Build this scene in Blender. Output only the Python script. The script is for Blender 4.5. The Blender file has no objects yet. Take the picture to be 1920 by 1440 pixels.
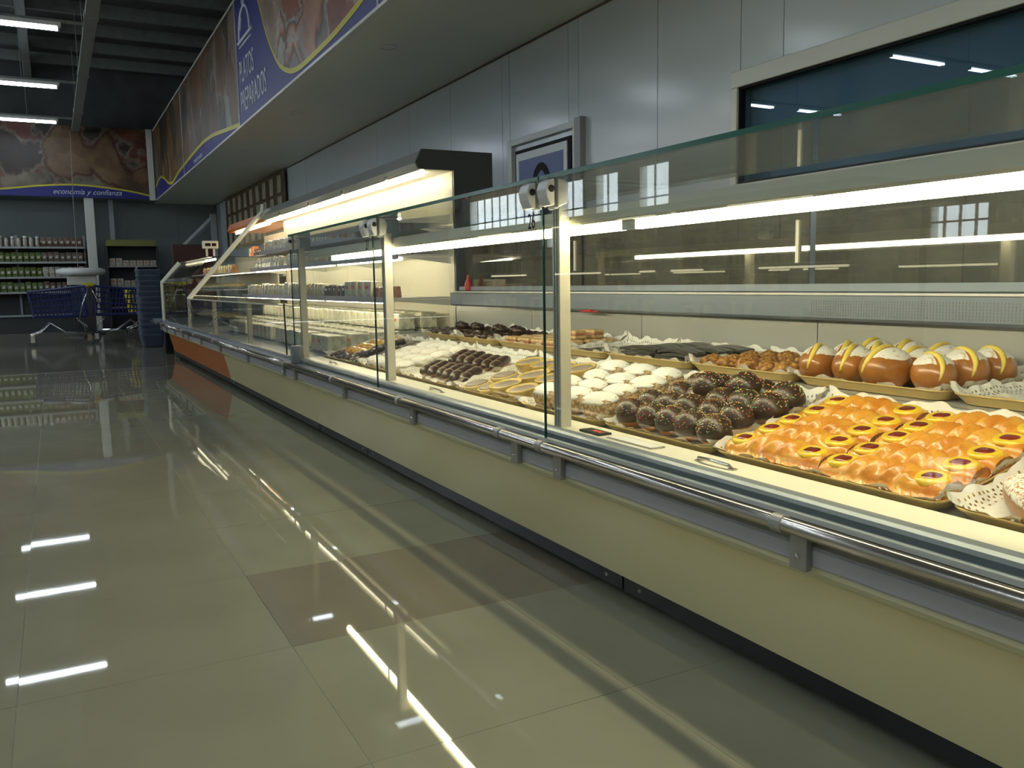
import bpy, math, random
from mathutils import Matrix, Vector
S = bpy.context.scene
C = S.collection
random.seed(7)
PI = math.pi
# ------------------------------------------------------------------ camera
cd = bpy.data.cameras.new('camera'); cam = bpy.data.objects.new('camera', cd); C.objects.link(cam)
cd.sensor_width = 36.0; cd.lens = 1590.9 / 1920 * 36.0; cd.clip_start = 0.02; cd.clip_end = 200
R0 = ((0.88074882, -0.07150751, 0.46815403), (-0.47327834, -0.09740729, 0.87551096), (-0.01700399, -0.9926724, -0.1196343))
cam.matrix_world = Matrix(((R0[0][0], -R0[0][1], -R0[0][2], 0.0), (R0[1][0], -R0[1][1], -R0[1][2], 0.0),
                           (R0[2][0], -R0[2][1], -R0[2][2], 0.9), (0, 0, 0, 1)))
S.camera = cam
# ------------------------------------------------------------------ world, exposure
W = bpy.data.worlds.new('daylight'); S.world = W; W.use_nodes = True
wn = W.node_tree.nodes; wl_ = W.node_tree.links
wn['Background'].inputs[0].default_value = (0.90, 0.96, 1.0, 1)          # even overcast sky
wn['Background'].inputs[1].default_value = 7.0
S.view_settings.view_transform = 'Standard'; S.view_settings.look = 'None'; S.view_settings.gamma = 1.0
S.view_settings.use_curve_mapping = False
S.view_settings.exposure = 0.15
try:
    S.cycles.transparent_max_bounces = 32; S.cycles.max_bounces = 10; S.cycles.glossy_bounces = 6
    S.cycles.caustics_reflective = False; S.cycles.caustics_refractive = False; S.cycles.sample_clamp_indirect = 6.0
except Exception: pass
E_CEIL, E_CASE, E_MULTI = 32.0, 58.0, 30.0       # strength of ceiling tubes, counter tubes, cooler tubes
COL_CEIL = (0.80, 0.90, 1.0); COL_CASE = (1.0, 0.88, 0.58); COL_MULTI = (1.0, 0.87, 0.60)

# ------------------------------------------------------------------ helpers
class MB:
    def __init__(s): s.v = []; s.f = []
    def add(s, vs, fs):
        b = len(s.v); s.v += [tuple(p) for p in vs]; s.f += [tuple(i + b for i in q) for q in fs]; return s
    def box(s, x0, x1, y0, y1, z0, z1):
        return s.add([(x0,y0,z0),(x1,y0,z0),(x1,y1,z0),(x0,y1,z0),(x0,y0,z1),(x1,y0,z1),(x1,y1,z1),(x0,y1,z1)],
                     [(0,3,2,1),(4,5,6,7),(0,1,5,4),(1,2,6,5),(2,3,7,6),(3,0,4,7)])
    def prism(s, pr, a0, a1, axis='y'):       # profile in the plane across the axis
        n = len(pr)
        if axis == 'y': mk = lambda p, t: (p[0], t, p[1])
        elif axis == 'x': mk = lambda p, t: (t, p[0], p[1])
        else: mk = lambda p, t: (p[0], p[1], t)
        vs = [mk(p, a0) for p in pr] + [mk(p, a1) for p in pr]
        fs = [(i, (i+1) % n, n + (i+1) % n, n + i) for i in range(n)] + [tuple(range(n))[::-1], tuple(range(n, 2*n))]
        return s.add(vs, fs)
    def tube(s, pts, r, n=8):
        pts = [Vector(p) for p in pts]; rings = []
        for i, p in enumerate(pts):
            d = (pts[min(i+1, len(pts)-1)] - pts[max(i-1, 0)]).normalized()
            u = d.cross(Vector((0, 0, 1)))
            if u.length < 1e-3: u = d.cross(Vector((0, 1, 0)))
            u.normalize(); w = d.cross(u)
            rr = r[i] if isinstance(r, (list, tuple)) else r
            rings.append([p + u * rr * math.cos(2*PI*k/n) + w * rr * math.sin(2*PI*k/n) for k in range(n)])
        vs = [q for g in rings for q in g]; fs = []
        for i in range(len(pts) - 1):
            for k in range(n): fs.append((i*n+k, i*n+(k+1) % n, (i+1)*n+(k+1) % n, (i+1)*n+k))
        fs += [tuple(range(n))[::-1], tuple(range((len(pts)-1)*n, len(pts)*n))]
        return s.add(vs, fs)
    def lathe(s, pr, n=16, c=(0, 0, 0), flute=0.0, nf=0, sx=1.0, sy=1.0):
        vs = []; fs = []
        for r, z in pr:
            for k in range(n):
                a = 2*PI*k/n; rr = r * (1 + flute * math.cos(nf * a))
                vs.append((c[0] + sx*rr*math.cos(a), c[1] + sy*rr*math.sin(a), c[2] + z))
        for i in range(len(pr) - 1):
            for k in range(n): fs.append((i*n+k, i*n+(k+1) % n, (i+1)*n+(k+1) % n, (i+1)*n+k))
        fs += [tuple(range(n))[::-1], tuple(range((len(pr)-1)*n, len(pr)*n))]
        return s.add(vs, fs)
    def blob(s, rx, ry, rz, n=16, m=10, c=(0, 0, 0), lo=-1.0, hi=1.0, jit=0.0, pw=1.0, fn=None):
        # ellipsoid between the sine-of-latitude limits lo..hi; pw < 1 gives a boxier outline
        vs = []; fs = []; t0 = math.asin(max(-1, lo)); t1 = math.asin(min(1, hi))
        sg = lambda x, p: math.copysign(abs(x) ** p, x)
        for i in range(m + 1):
            t = t0 + (t1 - t0) * i / m
            for k in range(n):
                a = 2*PI*k/n; j = 1 + jit * (random.random() - .5)
                p = (rx*j*sg(math.cos(t), pw)*sg(math.cos(a), pw), ry*j*sg(math.cos(t), pw)*sg(math.sin(a), pw), rz*j*sg(math.sin(t), pw))
                if fn: p = fn(*p)
                vs.append((c[0]+p[0], c[1]+p[1], c[2]+p[2]))
        for i in range(m):
            for k in range(n): fs.append((i*n+k, i*n+(k+1) % n, (i+1)*n+(k+1) % n, (i+1)*n+k))
        fs += [tuple(range(n))[::-1], tuple(range(m*n, (m+1)*n))]
        return s.add(vs, fs)
    def grid(s, nu, nv, fn, skip=None):
        vs = [fn(i/nu, j/nv) for i in range(nu+1) for j in range(nv+1)]; fs = []
        for i in range(nu):
            for j in range(nv):
                if skip and skip(i, j): continue
                a = i*(nv+1)+j; fs.append((a, a+nv+1, a+nv+2, a+1))
        return s.add(vs, fs)
    def mesh(s, name, mat=None, smooth=False):
        me = bpy.data.meshes.new(name); me.from_pydata(s.v, [], s.f)
        if mat: me.materials.append(mat)
        if smooth:
            me.polygons.foreach_set('use_smooth', [True]*len(me.polygons))
        me.update(); return me
def netloc(o):
    v = Vector((0, 0, 0))
    while o: v += o.location; o = o.parent
    return v
def ob(name, geo, mat, parent=None, smooth=False, local=False, bevel=0.0):
    me = geo.mesh(name, mat, smooth) if isinstance(geo, MB) else geo
    o = bpy.data.objects.new(name, me); C.objects.link(o)
    if parent:
        o.parent = parent
        if not local: o.location = -netloc(parent)
    if bevel:
        b = o.modifiers.new('bevel', 'BEVEL'); b.width = bevel; b.segments = 2; b.limit_method = 'ANGLE'
    return o
def T(o, label, cat, group=None):
    o['label'] = label; o['category'] = cat
    if group: o['group'] = group
    return o
def thing(name, label, cat, loc=(0, 0, 0), group=None):
    o = bpy.data.objects.new(name, None); o.empty_display_size = 0.05; C.objects.link(o); o.location = loc
    return T(o, label, cat, group)
def struct(name, geo, mat, **k):
    o = ob(name, geo, mat, **k); o['kind'] = 'structure'; return o
def copy_tree(o, parent=None):
    c = o.copy(); C.objects.link(c); c.parent = parent
    for ch in o.children: copy_tree(ch, c)
    return c
class Stamp:                                    # first use moves the prototype, later uses copy it
    def __init__(s, root): s.root = root; s.used = False
    def put(s, loc, rot=None, label=None, cat=None, group=None, scale=1.0):
        if s.used: o = copy_tree(s.root)
        else: o = s.root; s.used = True
        o.location = loc
        o.rotation_euler = rot.to_euler() if rot is not None else (0, 0, 0)
        o.scale = (scale,)*3 if not isinstance(scale, tuple) else scale
        if label: T(o, label, cat, group)
        return o
# ------------------------------------------------------------------ materials
MATS = {}
def mat(name, col, rough=0.5, metal=0.0, var=0.0, vscale=8.0, bump=0.0, bscale=60.0, spec=0.5, coat=0.0, sss=0.0, col2=None, ramp=(0.4, 0.6), detail=4.0):
    m = bpy.data.materials.new(name); m.use_nodes = True; nt = m.node_tree; N = nt.nodes; L = nt.links
    b = N['Principled BSDF']; b.inputs['Roughness'].default_value = rough; b.inputs['Metallic'].default_value = metal
    b.inputs['Specular IOR Level'].default_value = spec; b.inputs['Coat Weight'].default_value = coat
    b.inputs['Base Color'].default_value = (*col, 1)
    if sss: b.inputs['Subsurface Weight'].default_value = sss; b.inputs['Subsurface Radius'].default_value = (.01, .006, .003)
    tc = N.new('ShaderNodeTexCoord')
    c2 = col2 if col2 else tuple(max(0, c*(1-var)) for c in col)
    if var or col2:
        nz = N.new('ShaderNodeTexNoise'); nz.inputs['Scale'].default_value = vscale; nz.inputs['Detail'].default_value = detail
        L.new(tc.outputs['Object'], nz.inputs['Vector'])
        r = N.new('ShaderNodeValToRGB'); r.color_ramp.elements[0].position = ramp[0]; r.color_ramp.elements[1].position = ramp[1]
        r.color_ramp.elements[0].color = (*c2, 1); r.color_ramp.elements[1].color = (*col, 1)
        L.new(nz.outputs['Fac'], r.inputs['Fac']); L.new(r.outputs['Color'], b.inputs['Base Color'])
    if bump:
        n2 = N.new('ShaderNodeTexNoise'); n2.inputs['Scale'].default_value = bscale; n2.inputs['Detail'].default_value = 5
        L.new(tc.outputs['Object'], n2.inputs['Vector'])
        bp = N.new('ShaderNodeBump'); bp.inputs['Strength'].default_value = bump; bp.inputs['Distance'].default_value = 0.01
        L.new(n2.outputs['Fac'], bp.inputs['Height']); L.new(bp.outputs['Normal'], b.inputs['Normal'])
    MATS[name] = m; return m
def emit(name, col, s):
    m = bpy.data.materials.new(name); m.use_nodes = True; nt = m.node_tree
    nt.nodes.remove(nt.nodes['Principled BSDF']); e = nt.nodes.new('ShaderNodeEmission')
    e.inputs[0].default_value = (*col, 1); e.inputs[1].default_value = s
    nt.links.new(e.outputs[0], nt.nodes['Material Output'].inputs[0]); return m
def glass(name, tint=(0.96, 0.985, 0.97), f0=0.045, rough=0.0, haze=0.0):
    m = bpy.data.materials.new(name); m.use_nodes = True; nt = m.node_tree; N = nt.nodes; L = nt.links
    N.remove(N['Principled BSDF'])
    tr = N.new('ShaderNodeBsdfTransparent'); tr.inputs[0].default_value = (*tint, 1)
    gl = N.new('ShaderNodeBsdfGlossy'); gl.inputs['Roughness'].default_value = rough
    ge = N.new('ShaderNodeNewGeometry'); dt = N.new('ShaderNodeVectorMath'); dt.operation = 'DOT_PRODUCT'
    L.new(ge.outputs['Normal'], dt.inputs[0]); L.new(ge.outputs['Incoming'], dt.inputs[1])
    def M(op, a, bb):
        q = N.new('ShaderNodeMath'); q.operation = op
        for i, x in enumerate((a, bb)):
            if x is None: continue
            if isinstance(x, (int, float)): q.inputs[i].default_value = x
            else: L.new(x, q.inputs[i])
        return q.outputs[0]
    c = M('ABSOLUTE', dt.outputs['Value'], None); k = M('POWER', M('SUBTRACT', 1.0, c), 5.0)
    F = M('ADD', M('MULTIPLY', k, 1 - f0), f0)
    mx = N.new('ShaderNodeMixShader'); L.new(F, mx.inputs[0]); L.new(tr.outputs[0], mx.inputs[1]); L.new(gl.outputs[0], mx.inputs[2])
    out = mx.outputs[0]
    if haze:                                  # wiped, slightly smeared surface; diffuse veil added to lift the dark pane
        df = N.new('ShaderNodeBsdfDiffuse'); df.inputs[0].default_value = (.62, .60, .50, 1); nz = N.new('ShaderNodeTexNoise'); nz.inputs['Scale'].default_value = 5; nz.inputs['Detail'].default_value = 6
        tc = N.new('ShaderNodeTexCoord'); L.new(tc.outputs['Object'], nz.inputs['Vector']); mh = N.new('ShaderNodeMixShader')
        L.new(M('MULTIPLY', nz.outputs['Fac'], 2*haze), mh.inputs[0]); L.new(out, mh.inputs[1]); L.new(df.outputs[0], mh.inputs[2]); out = mh.outputs[0]
    L.new(out, N['Material Output'].inputs[0]); return m
def picture(name, cols, scale=2.0, seed=0.0, stretch=(1, 1, 1)):       # printed food photograph on a banner
    m = bpy.data.materials.new(name); m.use_nodes = True; nt = m.node_tree; N = nt.nodes; L = nt.links
    b = N['Principled BSDF']; b.inputs['Roughness'].default_value = 0.45
    tc = N.new('ShaderNodeTexCoord'); mp = N.new('ShaderNodeMapping'); mp.inputs['Location'].default_value = (seed, seed*2, seed*3); mp.inputs['Scale'].default_value = stretch
    L.new(tc.outputs['Object'], mp.inputs[0])
    vo = N.new('ShaderNodeTexVoronoi'); vo.inputs['Scale'].default_value = scale; vo.feature = 'SMOOTH_F1'; vo.inputs['Smoothness'].default_value = 0.35
    nz = N.new('ShaderNodeTexNoise'); nz.inputs['Scale'].default_value = scale*2.2; nz.inputs['Detail'].default_value = 6
    ad = N.new('ShaderNodeVectorMath'); ad.operation = 'ADD'; sc = N.new('ShaderNodeVectorMath'); sc.operation = 'SCALE'; sc.inputs['Scale'].default_value = 0.5
    L.new(mp.outputs[0], nz.inputs['Vector']); L.new(nz.outputs['Color'], sc.inputs[0]); L.new(mp.outputs[0], ad.inputs[0]); L.new(sc.outputs[0], ad.inputs[1])
    L.new(ad.outputs[0], vo.inputs['Vector'])
    sp = N.new('ShaderNodeSeparateColor'); L.new(vo.outputs['Color'], sp.inputs[0])
    r = N.new('ShaderNodeValToRGB'); el = r.color_ramp.elements
    while len(el) < len(cols): el.new(0.5)
    for i, cc in enumerate(cols): el[i].position = 0.12 + 0.76*i/(len(cols)-1); el[i].color = (*cc, 1)
    L.new(sp.outputs[0], r.inputs[0])
    mx = N.new('ShaderNodeMix'); mx.data_type = 'RGBA'; mx.blend_type = 'MULTIPLY'; mx.inputs[0].default_value = 0.7
    r2 = N.new('ShaderNodeValToRGB'); r2.color_ramp.elements[0].position = .3; r2.color_ramp.elements[1].position = .65; r2.color_ramp.elements[0].color = (.25, .18, .12, 1)
    L.new(nz.outputs['Fac'], r2.inputs[0]); L.new(r.outputs[0], mx.inputs[6]); L.new(r2.outputs[0], mx.inputs[7]); L.new(mx.outputs[2], b.inputs['Base Color'])
    return m
mat('floor_base', (.25, .24, .185), .09, var=.12, vscale=1.5)
for i, (k, cc) in enumerate({'a': (.335, .33, .24), 'b': (.327, .322, .234), 'c': (.344, .336, .246), 'dark': (.262, .24, .173)}.items()):
    mat('tile_' + k, cc, .022, var=.06, vscale=3, bump=.006, bscale=3, spec=.62)
mat('grout', (.40, .385, .30), .5)
mat('panel_wall', (.55, .60, .625), .16, var=.04, vscale=.6, bump=.02, bscale=1.2)
mat('wall_plain', (.34, .37, .37), .5, var=.06, vscale=.5); mat('wall_light', (.66, .68, .66), .5, var=.06, vscale=.5); mat('wall_far', (.16, .185, .18), .5, var=.1, vscale=.5)
mat('soffit', (.72, .73, .63), .38, var=.05, vscale=.7, bump=.01, bscale=2)
mat('roof', (.05, .055, .05), .7, var=.3, vscale=2); mat('steel_beam', (.13, .145, .13), .6, var=.15); mat('tray_steel', (.26, .28, .26), .5, .3, var=.2, vscale=20)
mat('white_trim', (.66, .66, .62), .35); mat('cream', (.92, .83, .48), .22, var=.03, vscale=.8, bump=.006, bscale=5); mat('cream_lip', (.78, .76, .52), .35)
mat('black_kick', (.018, .02, .022), .3, var=.3, vscale=6); mat('bumper', (.52, .52, .58), .42, var=.05)
mat('alu_profile', (.24, .28, .32), .38, .3); mat('alu_post', (.70, .68, .56), .38, .15)
mat('stainless', (.58, .55, .50), .18, .95); mat('bracket', (.40, .39, .36), .42, .5); mat('screw', (.7, .7, .7), .2, 1.0)
mat('ledge_white', (.93, .90, .74), .3, var=.03); mat('inner_steel', (.50, .51, .48), .30, .35, var=.06, vscale=2)
mat('inner_grey', (.21, .25, .30), .35, .2); mat('inner_cream', (.78, .75, .60), .4); mat('dark_grey', (.05, .057, .057), .45); mat('plastic_white', (.74, .74, .70), .35)
mat('rubber', (.012, .012, .012), .5); mat('orange', (.66, .18, .012), .3, var=.06); mat('hood_grey', (.52, .53, .50), .12, .35)
mat('price_rail', (.38, .38, .46), .35); mat('frame_light', (.62, .63, .57), .35); mat('window_dark', (.07, .13, .17), .4, var=.2, vscale=1); mat('pillar_grey', (.27, .27, .28), .4)
mat('blue_sign', (.045, .085, .26), .4); mat('sign_white', (.75, .77, .76), .4); mat('black', (.008, .008, .01), .65, spec=.2); mat('banner_blue', (.013, .017, .19), .5, var=.1, vscale=1)
mat('banner_yellow', (.55, .50, .02), .4); mat('banner_text', (.62, .64, .72), .5)
mat('tray_gold', (.72, .52, .20), .32, var=.06, vscale=12); mat('paper', (.84, .83, .76), .75, bump=.05, bscale=80)
mat('choc', (.055, .030, .018), .34, var=.3, vscale=40, bump=.05, bscale=50); mat('bun', (.55, .25, .06), .42, var=.3, vscale=20)
mat('pastry', (.74, .37, .045), .26, col2=(.52, .16, .010), vscale=16, ramp=(.30, .62), bump=.30, bscale=70, coat=.3)
mat('custard', (.85, .58, .03), .28, coat=.3, var=.1, vscale=60); mat('jam', (.24, .028, .006), .07, var=.4, vscale=60, coat=.6)
mat('sugar', (.90, .89, .83), .85, var=.08, vscale=60, bump=.35, bscale=160); mat('crumb', (.62, .46, .26), .8, col2=(.28, .17, .08), vscale=120, bump=.6, bscale=150)
mat('sugar_thin', (.88, .84, .74), .8, col2=(.46, .20, .06), vscale=150, ramp=(.40, .52), bump=.2, bscale=150, detail=8)
mat('sugar_dust', (.90, .87, .80), .8, col2=(.60, .34, .14), vscale=110, ramp=(.30, .46), bump=.2, bscale=150, detail=8); mat('brioche', (.52, .21, .045), .30, var=.35, vscale=14, coat=.3); mat('cream_fill', (.90, .70, .14), .4, var=.1, vscale=40)
mat('tart_shell', (.66, .48, .15), .5, var=.25, vscale=40, bump=.2); mat('tart_fill', (.40, .33, .27), .25, var=.2, vscale=50)
mat('drizzle', (.55, .42, .30), .4); mat('wafer', (.10, .095, .085), .38, var=.35, vscale=30); mat('wafer_edge', (.55, .45, .30), .6)
mat('nut', (.58, .31, .08), .5, col2=(.20, .08, .02), vscale=70, bump=.6, bscale=80); mat('fruit', (.85, .30, .04), .22, col2=(.86, .62, .12), vscale=35, coat=.4)
mat('bread', (.72, .50, .24), .6, var=.25, vscale=40); mat('ham', (.40, .17, .12), .5)
for k, cc in {'r': (.8, .08, .05), 'g': (.12, .6, .15), 'y': (.9, .75, .1), 'w': (.9, .85, .8)}.items(): mat('spr_' + k, cc, .4)
mat('chrome', (.72, .74, .75), .12, 1.0); mat('cart_blue', (.022, .034, .15), .4); mat('cart_yellow', (.75, .62, .03), .4); mat('wheel', (.10, .11, .11), .5)
mat('basket_grey', (.06, .08, .13), .45); mat('shelf_metal', (.30, .32, .31), .4, .3); mat('shelf_dark', (.03, .033, .033), .6)
mat('brown_frame', (.085, .055, .025), .6); mat('pane_cream', (.42, .39, .28), .5, var=.3, vscale=5); mat('darkred', (.05, .014, .014), .5); mat('red', (.55, .03, .03), .4)
mat('olive', (.20, .20, .05), .6)
for nm, cc in {'pack_cream': (.82, .76, .52), 'pack_white': (.85, .84, .74), 'pack_yellow': (.82, .64, .26), 'pack_orange': (.75, .30, .10), 'pack_dark': (.16, .12, .09), 'pack_clear': (.80, .78, .60),
               'pack_green': (.11, .15, .035), 'pack_brown': (.13, .08, .05), 'pack_pale': (.50, .47, .38), 'pack_ham': (.50, .25, .18)}.items():
    mat(nm, cc, .22, var=.35, vscale=26, coat=.2)
mat('lbl_red', (.70, .10, .06), .5); mat('lbl_white', (.82, .82, .78), .5)
G_PANE = glass('counter_glass', (.955, .975, .96), .05); G_TOP = glass('shelf_glass', (.90, .95, .92), .05); G_WIN = glass('window_glass', (.93, .96, .96), .05); G_DARK = glass('rear_glass', (.62, .61, .54), .12, haze=.09)
G_WINDOW2 = glass('office_glass', (.75, .86, .92), .06)
mat('glass_edge', (.012, .13, .085), .15, coat=.4)
L_CEIL = emit('ceiling_tube_light', COL_CEIL, E_CEIL); L_CASE = emit('counter_tube_light', COL_CASE, E_CASE); L_HOOD = emit('hood_tube_light', COL_MULTI, 20.0); L_DELI = emit('deli_tube_light', COL_MULTI, 7.0); L_MULTI = emit('cooler_tube_light', COL_MULTI, E_MULTI)
K = MATS
# ================================================================== the setting
XW, XS, ZS, ZB, YB = 3.5, 2.125, 2.807, 4.26, 21.2      # right wall, soffit front, soffit underside, banner top, back wall
floor = struct('floor', MB().box(-7.2, XW+.2, -9.2, YB+.2, -.2, -.006), K['floor_base'])
# tiled part in front of the counter: every tile is its own slab with recessed joints and a hair of lippage
TX0, TY0 = -.135, 2.062
g = MB().box(-3.2, 2.3, -.5, 10.5, -.02, -.0012); ob('grout_bed', g, K['grout'], floor)
tmesh = {k: MB().box(-.2993, .2993, -.2993, .2993, -.012, 0).mesh('tile', K['tile_'+k]) for k in ('a', 'b', 'c', 'dark')}
for i in range(-5, 4):
    for j in range(-4, 14):
        x = TX0 + .3 + .6*i; y = TY0 + .3 + .6*j
        k = 'dark' if (i, j) in ((1, 0), (2, 0)) else random.choice('aabc')
        o = ob('tile', tmesh[k], None, floor); o.location = (x, y, 0)
        o.rotation_euler = (random.uniform(-1, 1)*.0018, random.uniform(-1, 1)*.0018, 0)
roof = struct('ceiling', MB().box(-7.2, XW+.2, -9.2, YB+.2, 5.7, 5.85), K['roof'])
for i in range(24):                                       # purlins
    y = -8.4 + i*1.25; ob('purlin', MB().prism([(y-.04, 5.5), (y+.04, 5.5), (y+.04, 5.7), (y-.04, 5.7)], -7.0, XW, 'x'), K['steel_beam'], roof)
for x in (-4.6, -.15, 3.0): ob('roof_beam', MB().box(x-.07, x+.07, -9, YB, 5.2, 5.26).box(x-.015, x+.015, -9, YB, 5.26, 5.48).box(x-.07, x+.07, -9, YB, 5.48, 5.54), K['steel_beam'], roof)
# right wall, with the office window opening
WY0, WY1, WZ0, WZ1 = .7, 3.75, 1.43, 1.965
wr = MB().box(XW+.02, XW+.12, -9.2, WY0, 0, 5.7).box(XW+.02, XW+.12, WY1, YB+.2, 0, 5.7).box(XW+.02, XW+.12, WY0, WY1, 0, WZ0).box(XW+.02, XW+.12, WY0, WY1, WZ1, 5.7)
wall_r = struct('wall_right', wr, K['wall_plain'])
DY0, DY1, DZ = 5.43, 6.5, 2.075
def wpan(y0, y1, z0, z1): ob('panel', MB().box(XW, XW+.02, y0+.003, y1-.003, z0, z1), K['panel_wall'], wall_r)
ys = [4.5 + 1.07*k for k in range(-9, 16)]
for a, b in zip(ys[:-1], ys[1:]):
    segs = [(a, b)]
    if a < DY1 and b > DY0:                               # panels round the door
        if a < DY0: wpan(a, DY0, 0, ZS)
        if b > DY1: wpan(DY1, b, 0, ZS)
        wpan(max(a, DY0), min(b, DY1), DZ, ZS)
    elif a < WY1 and b > WY0:
        if a < WY0: wpan(a, WY0, 0, ZS)
        if b > WY1: wpan(WY1, b, 0, ZS)
        wpan(max(a, WY0), min(b, WY1), 0, WZ0); wpan(max(a, WY0), min(b, WY1), WZ1, ZS)
    else: wpan(a, b, 0, ZS)
win = struct('window_1', MB().box(XW-.025, XW+.02, WY0-.07, WY1+.05, WZ1, WZ1+.09).box(XW-.025, XW+.02, WY0-.07, WY1+.05, WZ0-.07, WZ0)
             .box(XW-.025, XW+.02, WY1, WY1+.05, WZ0, WZ1).box(XW-.025, XW+.02, WY0-.07, WY0, WZ0, WZ1), K['frame_light'], bevel=.004)
ob('gasket', MB().box(XW-.01, XW+.03, WY0, WY1, WZ1-.012, WZ1).box(XW-.01, XW+.03, WY1-.012, WY1, WZ0, WZ1).box(XW-.01, XW+.03, WY0, WY1, WZ0, WZ0+.012), K['black'], win)
ob('pane', MB().box(XW+.03, XW+.036, WY0, WY1, WZ0, WZ1), G_WINDOW2, win); ob('backing_board', MB().box(XW+.075, XW+.08, WY0-.1, WY1+.1, WZ0-.1, WZ1+.1), K['window_dark'], win)  # dark-blue board added behind the pane, coloured to stand for the unlit office
struct('wall_office', MB().box(5.6, 5.7, WY0-1, WY1+1.5, 0, 3.2).box(XW+.12, 5.7, WY0-1, WY1+1.5, 2.6, 2.7).box(XW+.12, 5.6, WY1+1.4, WY1+1.5, 0, 2.6).box(XW+.12, 5.6, WY0-1, WY0-.9, 0, 2.6).box(XW+.12, 5.6, WY0-1, WY1+1.5, -.1, 0), K['window_dark'])
# door with a blue letter sign in its window
door = struct('door_1', MB().box(XW, XW+.03, DY0+.05, DY1-.07, 0, DZ-.05), K['panel_wall'])
ob('door_frame', MB().box(XW-.03, XW+.03, DY1-.07, DY1, 0, DZ).box(XW-.03, XW+.03, DY0, DY0+.05, 0, DZ).box(XW-.03, XW+.03, DY0+.05, DY1-.07, DZ-.05, DZ), K['frame_light'], door, bevel=.004)
ob('jamb', MB().box(XW-.05, XW+.0, DY0-.09, DY0-.01, 0, DZ+.01), K['pillar_grey'], door)
SY0, SY1, SZ0, SZ1 = 5.565, 6.36, 1.10, 1.948
ob('window_gasket', MB().box(XW-.016, XW-.002, SY0-.045, SY1+.03, SZ0-.03, SZ1+.03), K['black'], door)
sg = ob('sign_board', MB().box(XW-.024, XW-.016, SY0, SY1, SZ0, SZ1), K['sign_white'], door)
ob('sign_face', MB().box(XW-.027, XW-.024, SY0+.05, SY1-.05, SZ0+.05, SZ1-.06), K['blue_sign'], sg)
ring = MB(); n = 40; cy_, cz_ = 5.945, 1.60
vs = []; fs = []
for k in range(n):
    a = 2*PI*k/n
    for (ry, rz) in ((.155, .235), (.095, .175)):
        for x in (XW-.031, XW-.027): vs.append((x, cy_+ry*math.cos(a), cz_+rz*math.sin(a)))
for k in range(n):
    p = 4*k; q = 4*((k+1) % n)
    fs += [(p, q, q+2, p+2), (p+1, p+3, q+3, q+1), (p, p+1, q+1, q), (p+2, q+2, q+3, p+3)]
ob('letter', ring.add(vs, fs), K['black'], sg)
# soffit box over the aisle behind the counters
sof = struct('soffit', MB().box(XS+.03, XW, -9, YB, ZS, ZB-.03), K['soffit'])
ob('edge_trim', MB().box(XS-.012, XS+.035, -9, 20.2, ZS-.02, ZS+.004), K['white_trim'], sof)
ob('corner_shadow_strip', MB().box(XW-.012, XW+.0, -9, YB, ZS-.012, ZS), K['brown_frame'], sof)  # solid dark strip, its colour stands for shade in the corner
for (x, y) in ((2.53, 6.76), (2.52, 9.71), (2.53, 3.8), (2.53, 12.7)):
    d = thing('downlight', 'round flush downlight, unlit, in the soffit ' + {6.76: 'by the dishes banner end', 9.71: 'under the far end of the prepared dishes banner', 3.8: 'just above the top of the picture', 12.7: 'farthest along the aisle'}[y], 'downlight', (x, y, ZS), 'soffit downlights')
    ob('ring', MB().lathe([(.085, 0), (.085, -.006), (.06, -.010), (.06, -.002)], 24), K['white_trim'], d, smooth=False, local=True)
    ob('lens', MB().lathe([(.059, -.002), (.05, -.006), (.02, -.007)], 24), K['plastic_white'], d, local=True)
# back wall and its overhead box
wall_b = struct('wall_back', MB().box(-7.2, XW+.1, YB, YB+.15, 0, 5.7), K['wall_far'])
for k in range(10):
    a = -7 + 1.07*k; ob('panel', MB().box(a+.003, min(a+1.067, XW), YB-.02, YB, 0, 2.8), K['wall_far'], wall_b)
struct('soffit_back', MB().box(-7, XS+.03, 20.24, YB-.02, ZS, ZB-.03), K['wall_far']); struct('wall_back_upper', MB().box(-7, XW, YB-.04, YB-.02, ZB-.02, 5.69), K['roof'])
struct('column_1', MB().box(.70, .88, 20.26, 20.42, 0, ZS), K['frame_light'], bevel=.01)
struct('column_2', MB().box(1.18, 1.27, 20.6, 20.7, 0, ZS), K['wall_plain'])
br = struct('trim_brace', MB().tube([(2.45, 19.4, 1.70), (3.12, 19.4, 2.36)], .055, 4), K['wall_plain'])
ob('brace_post', MB().box(3.08, 3.2, 19.35, 19.45, 0, 2.45), K['wall_plain'], br)
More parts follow.
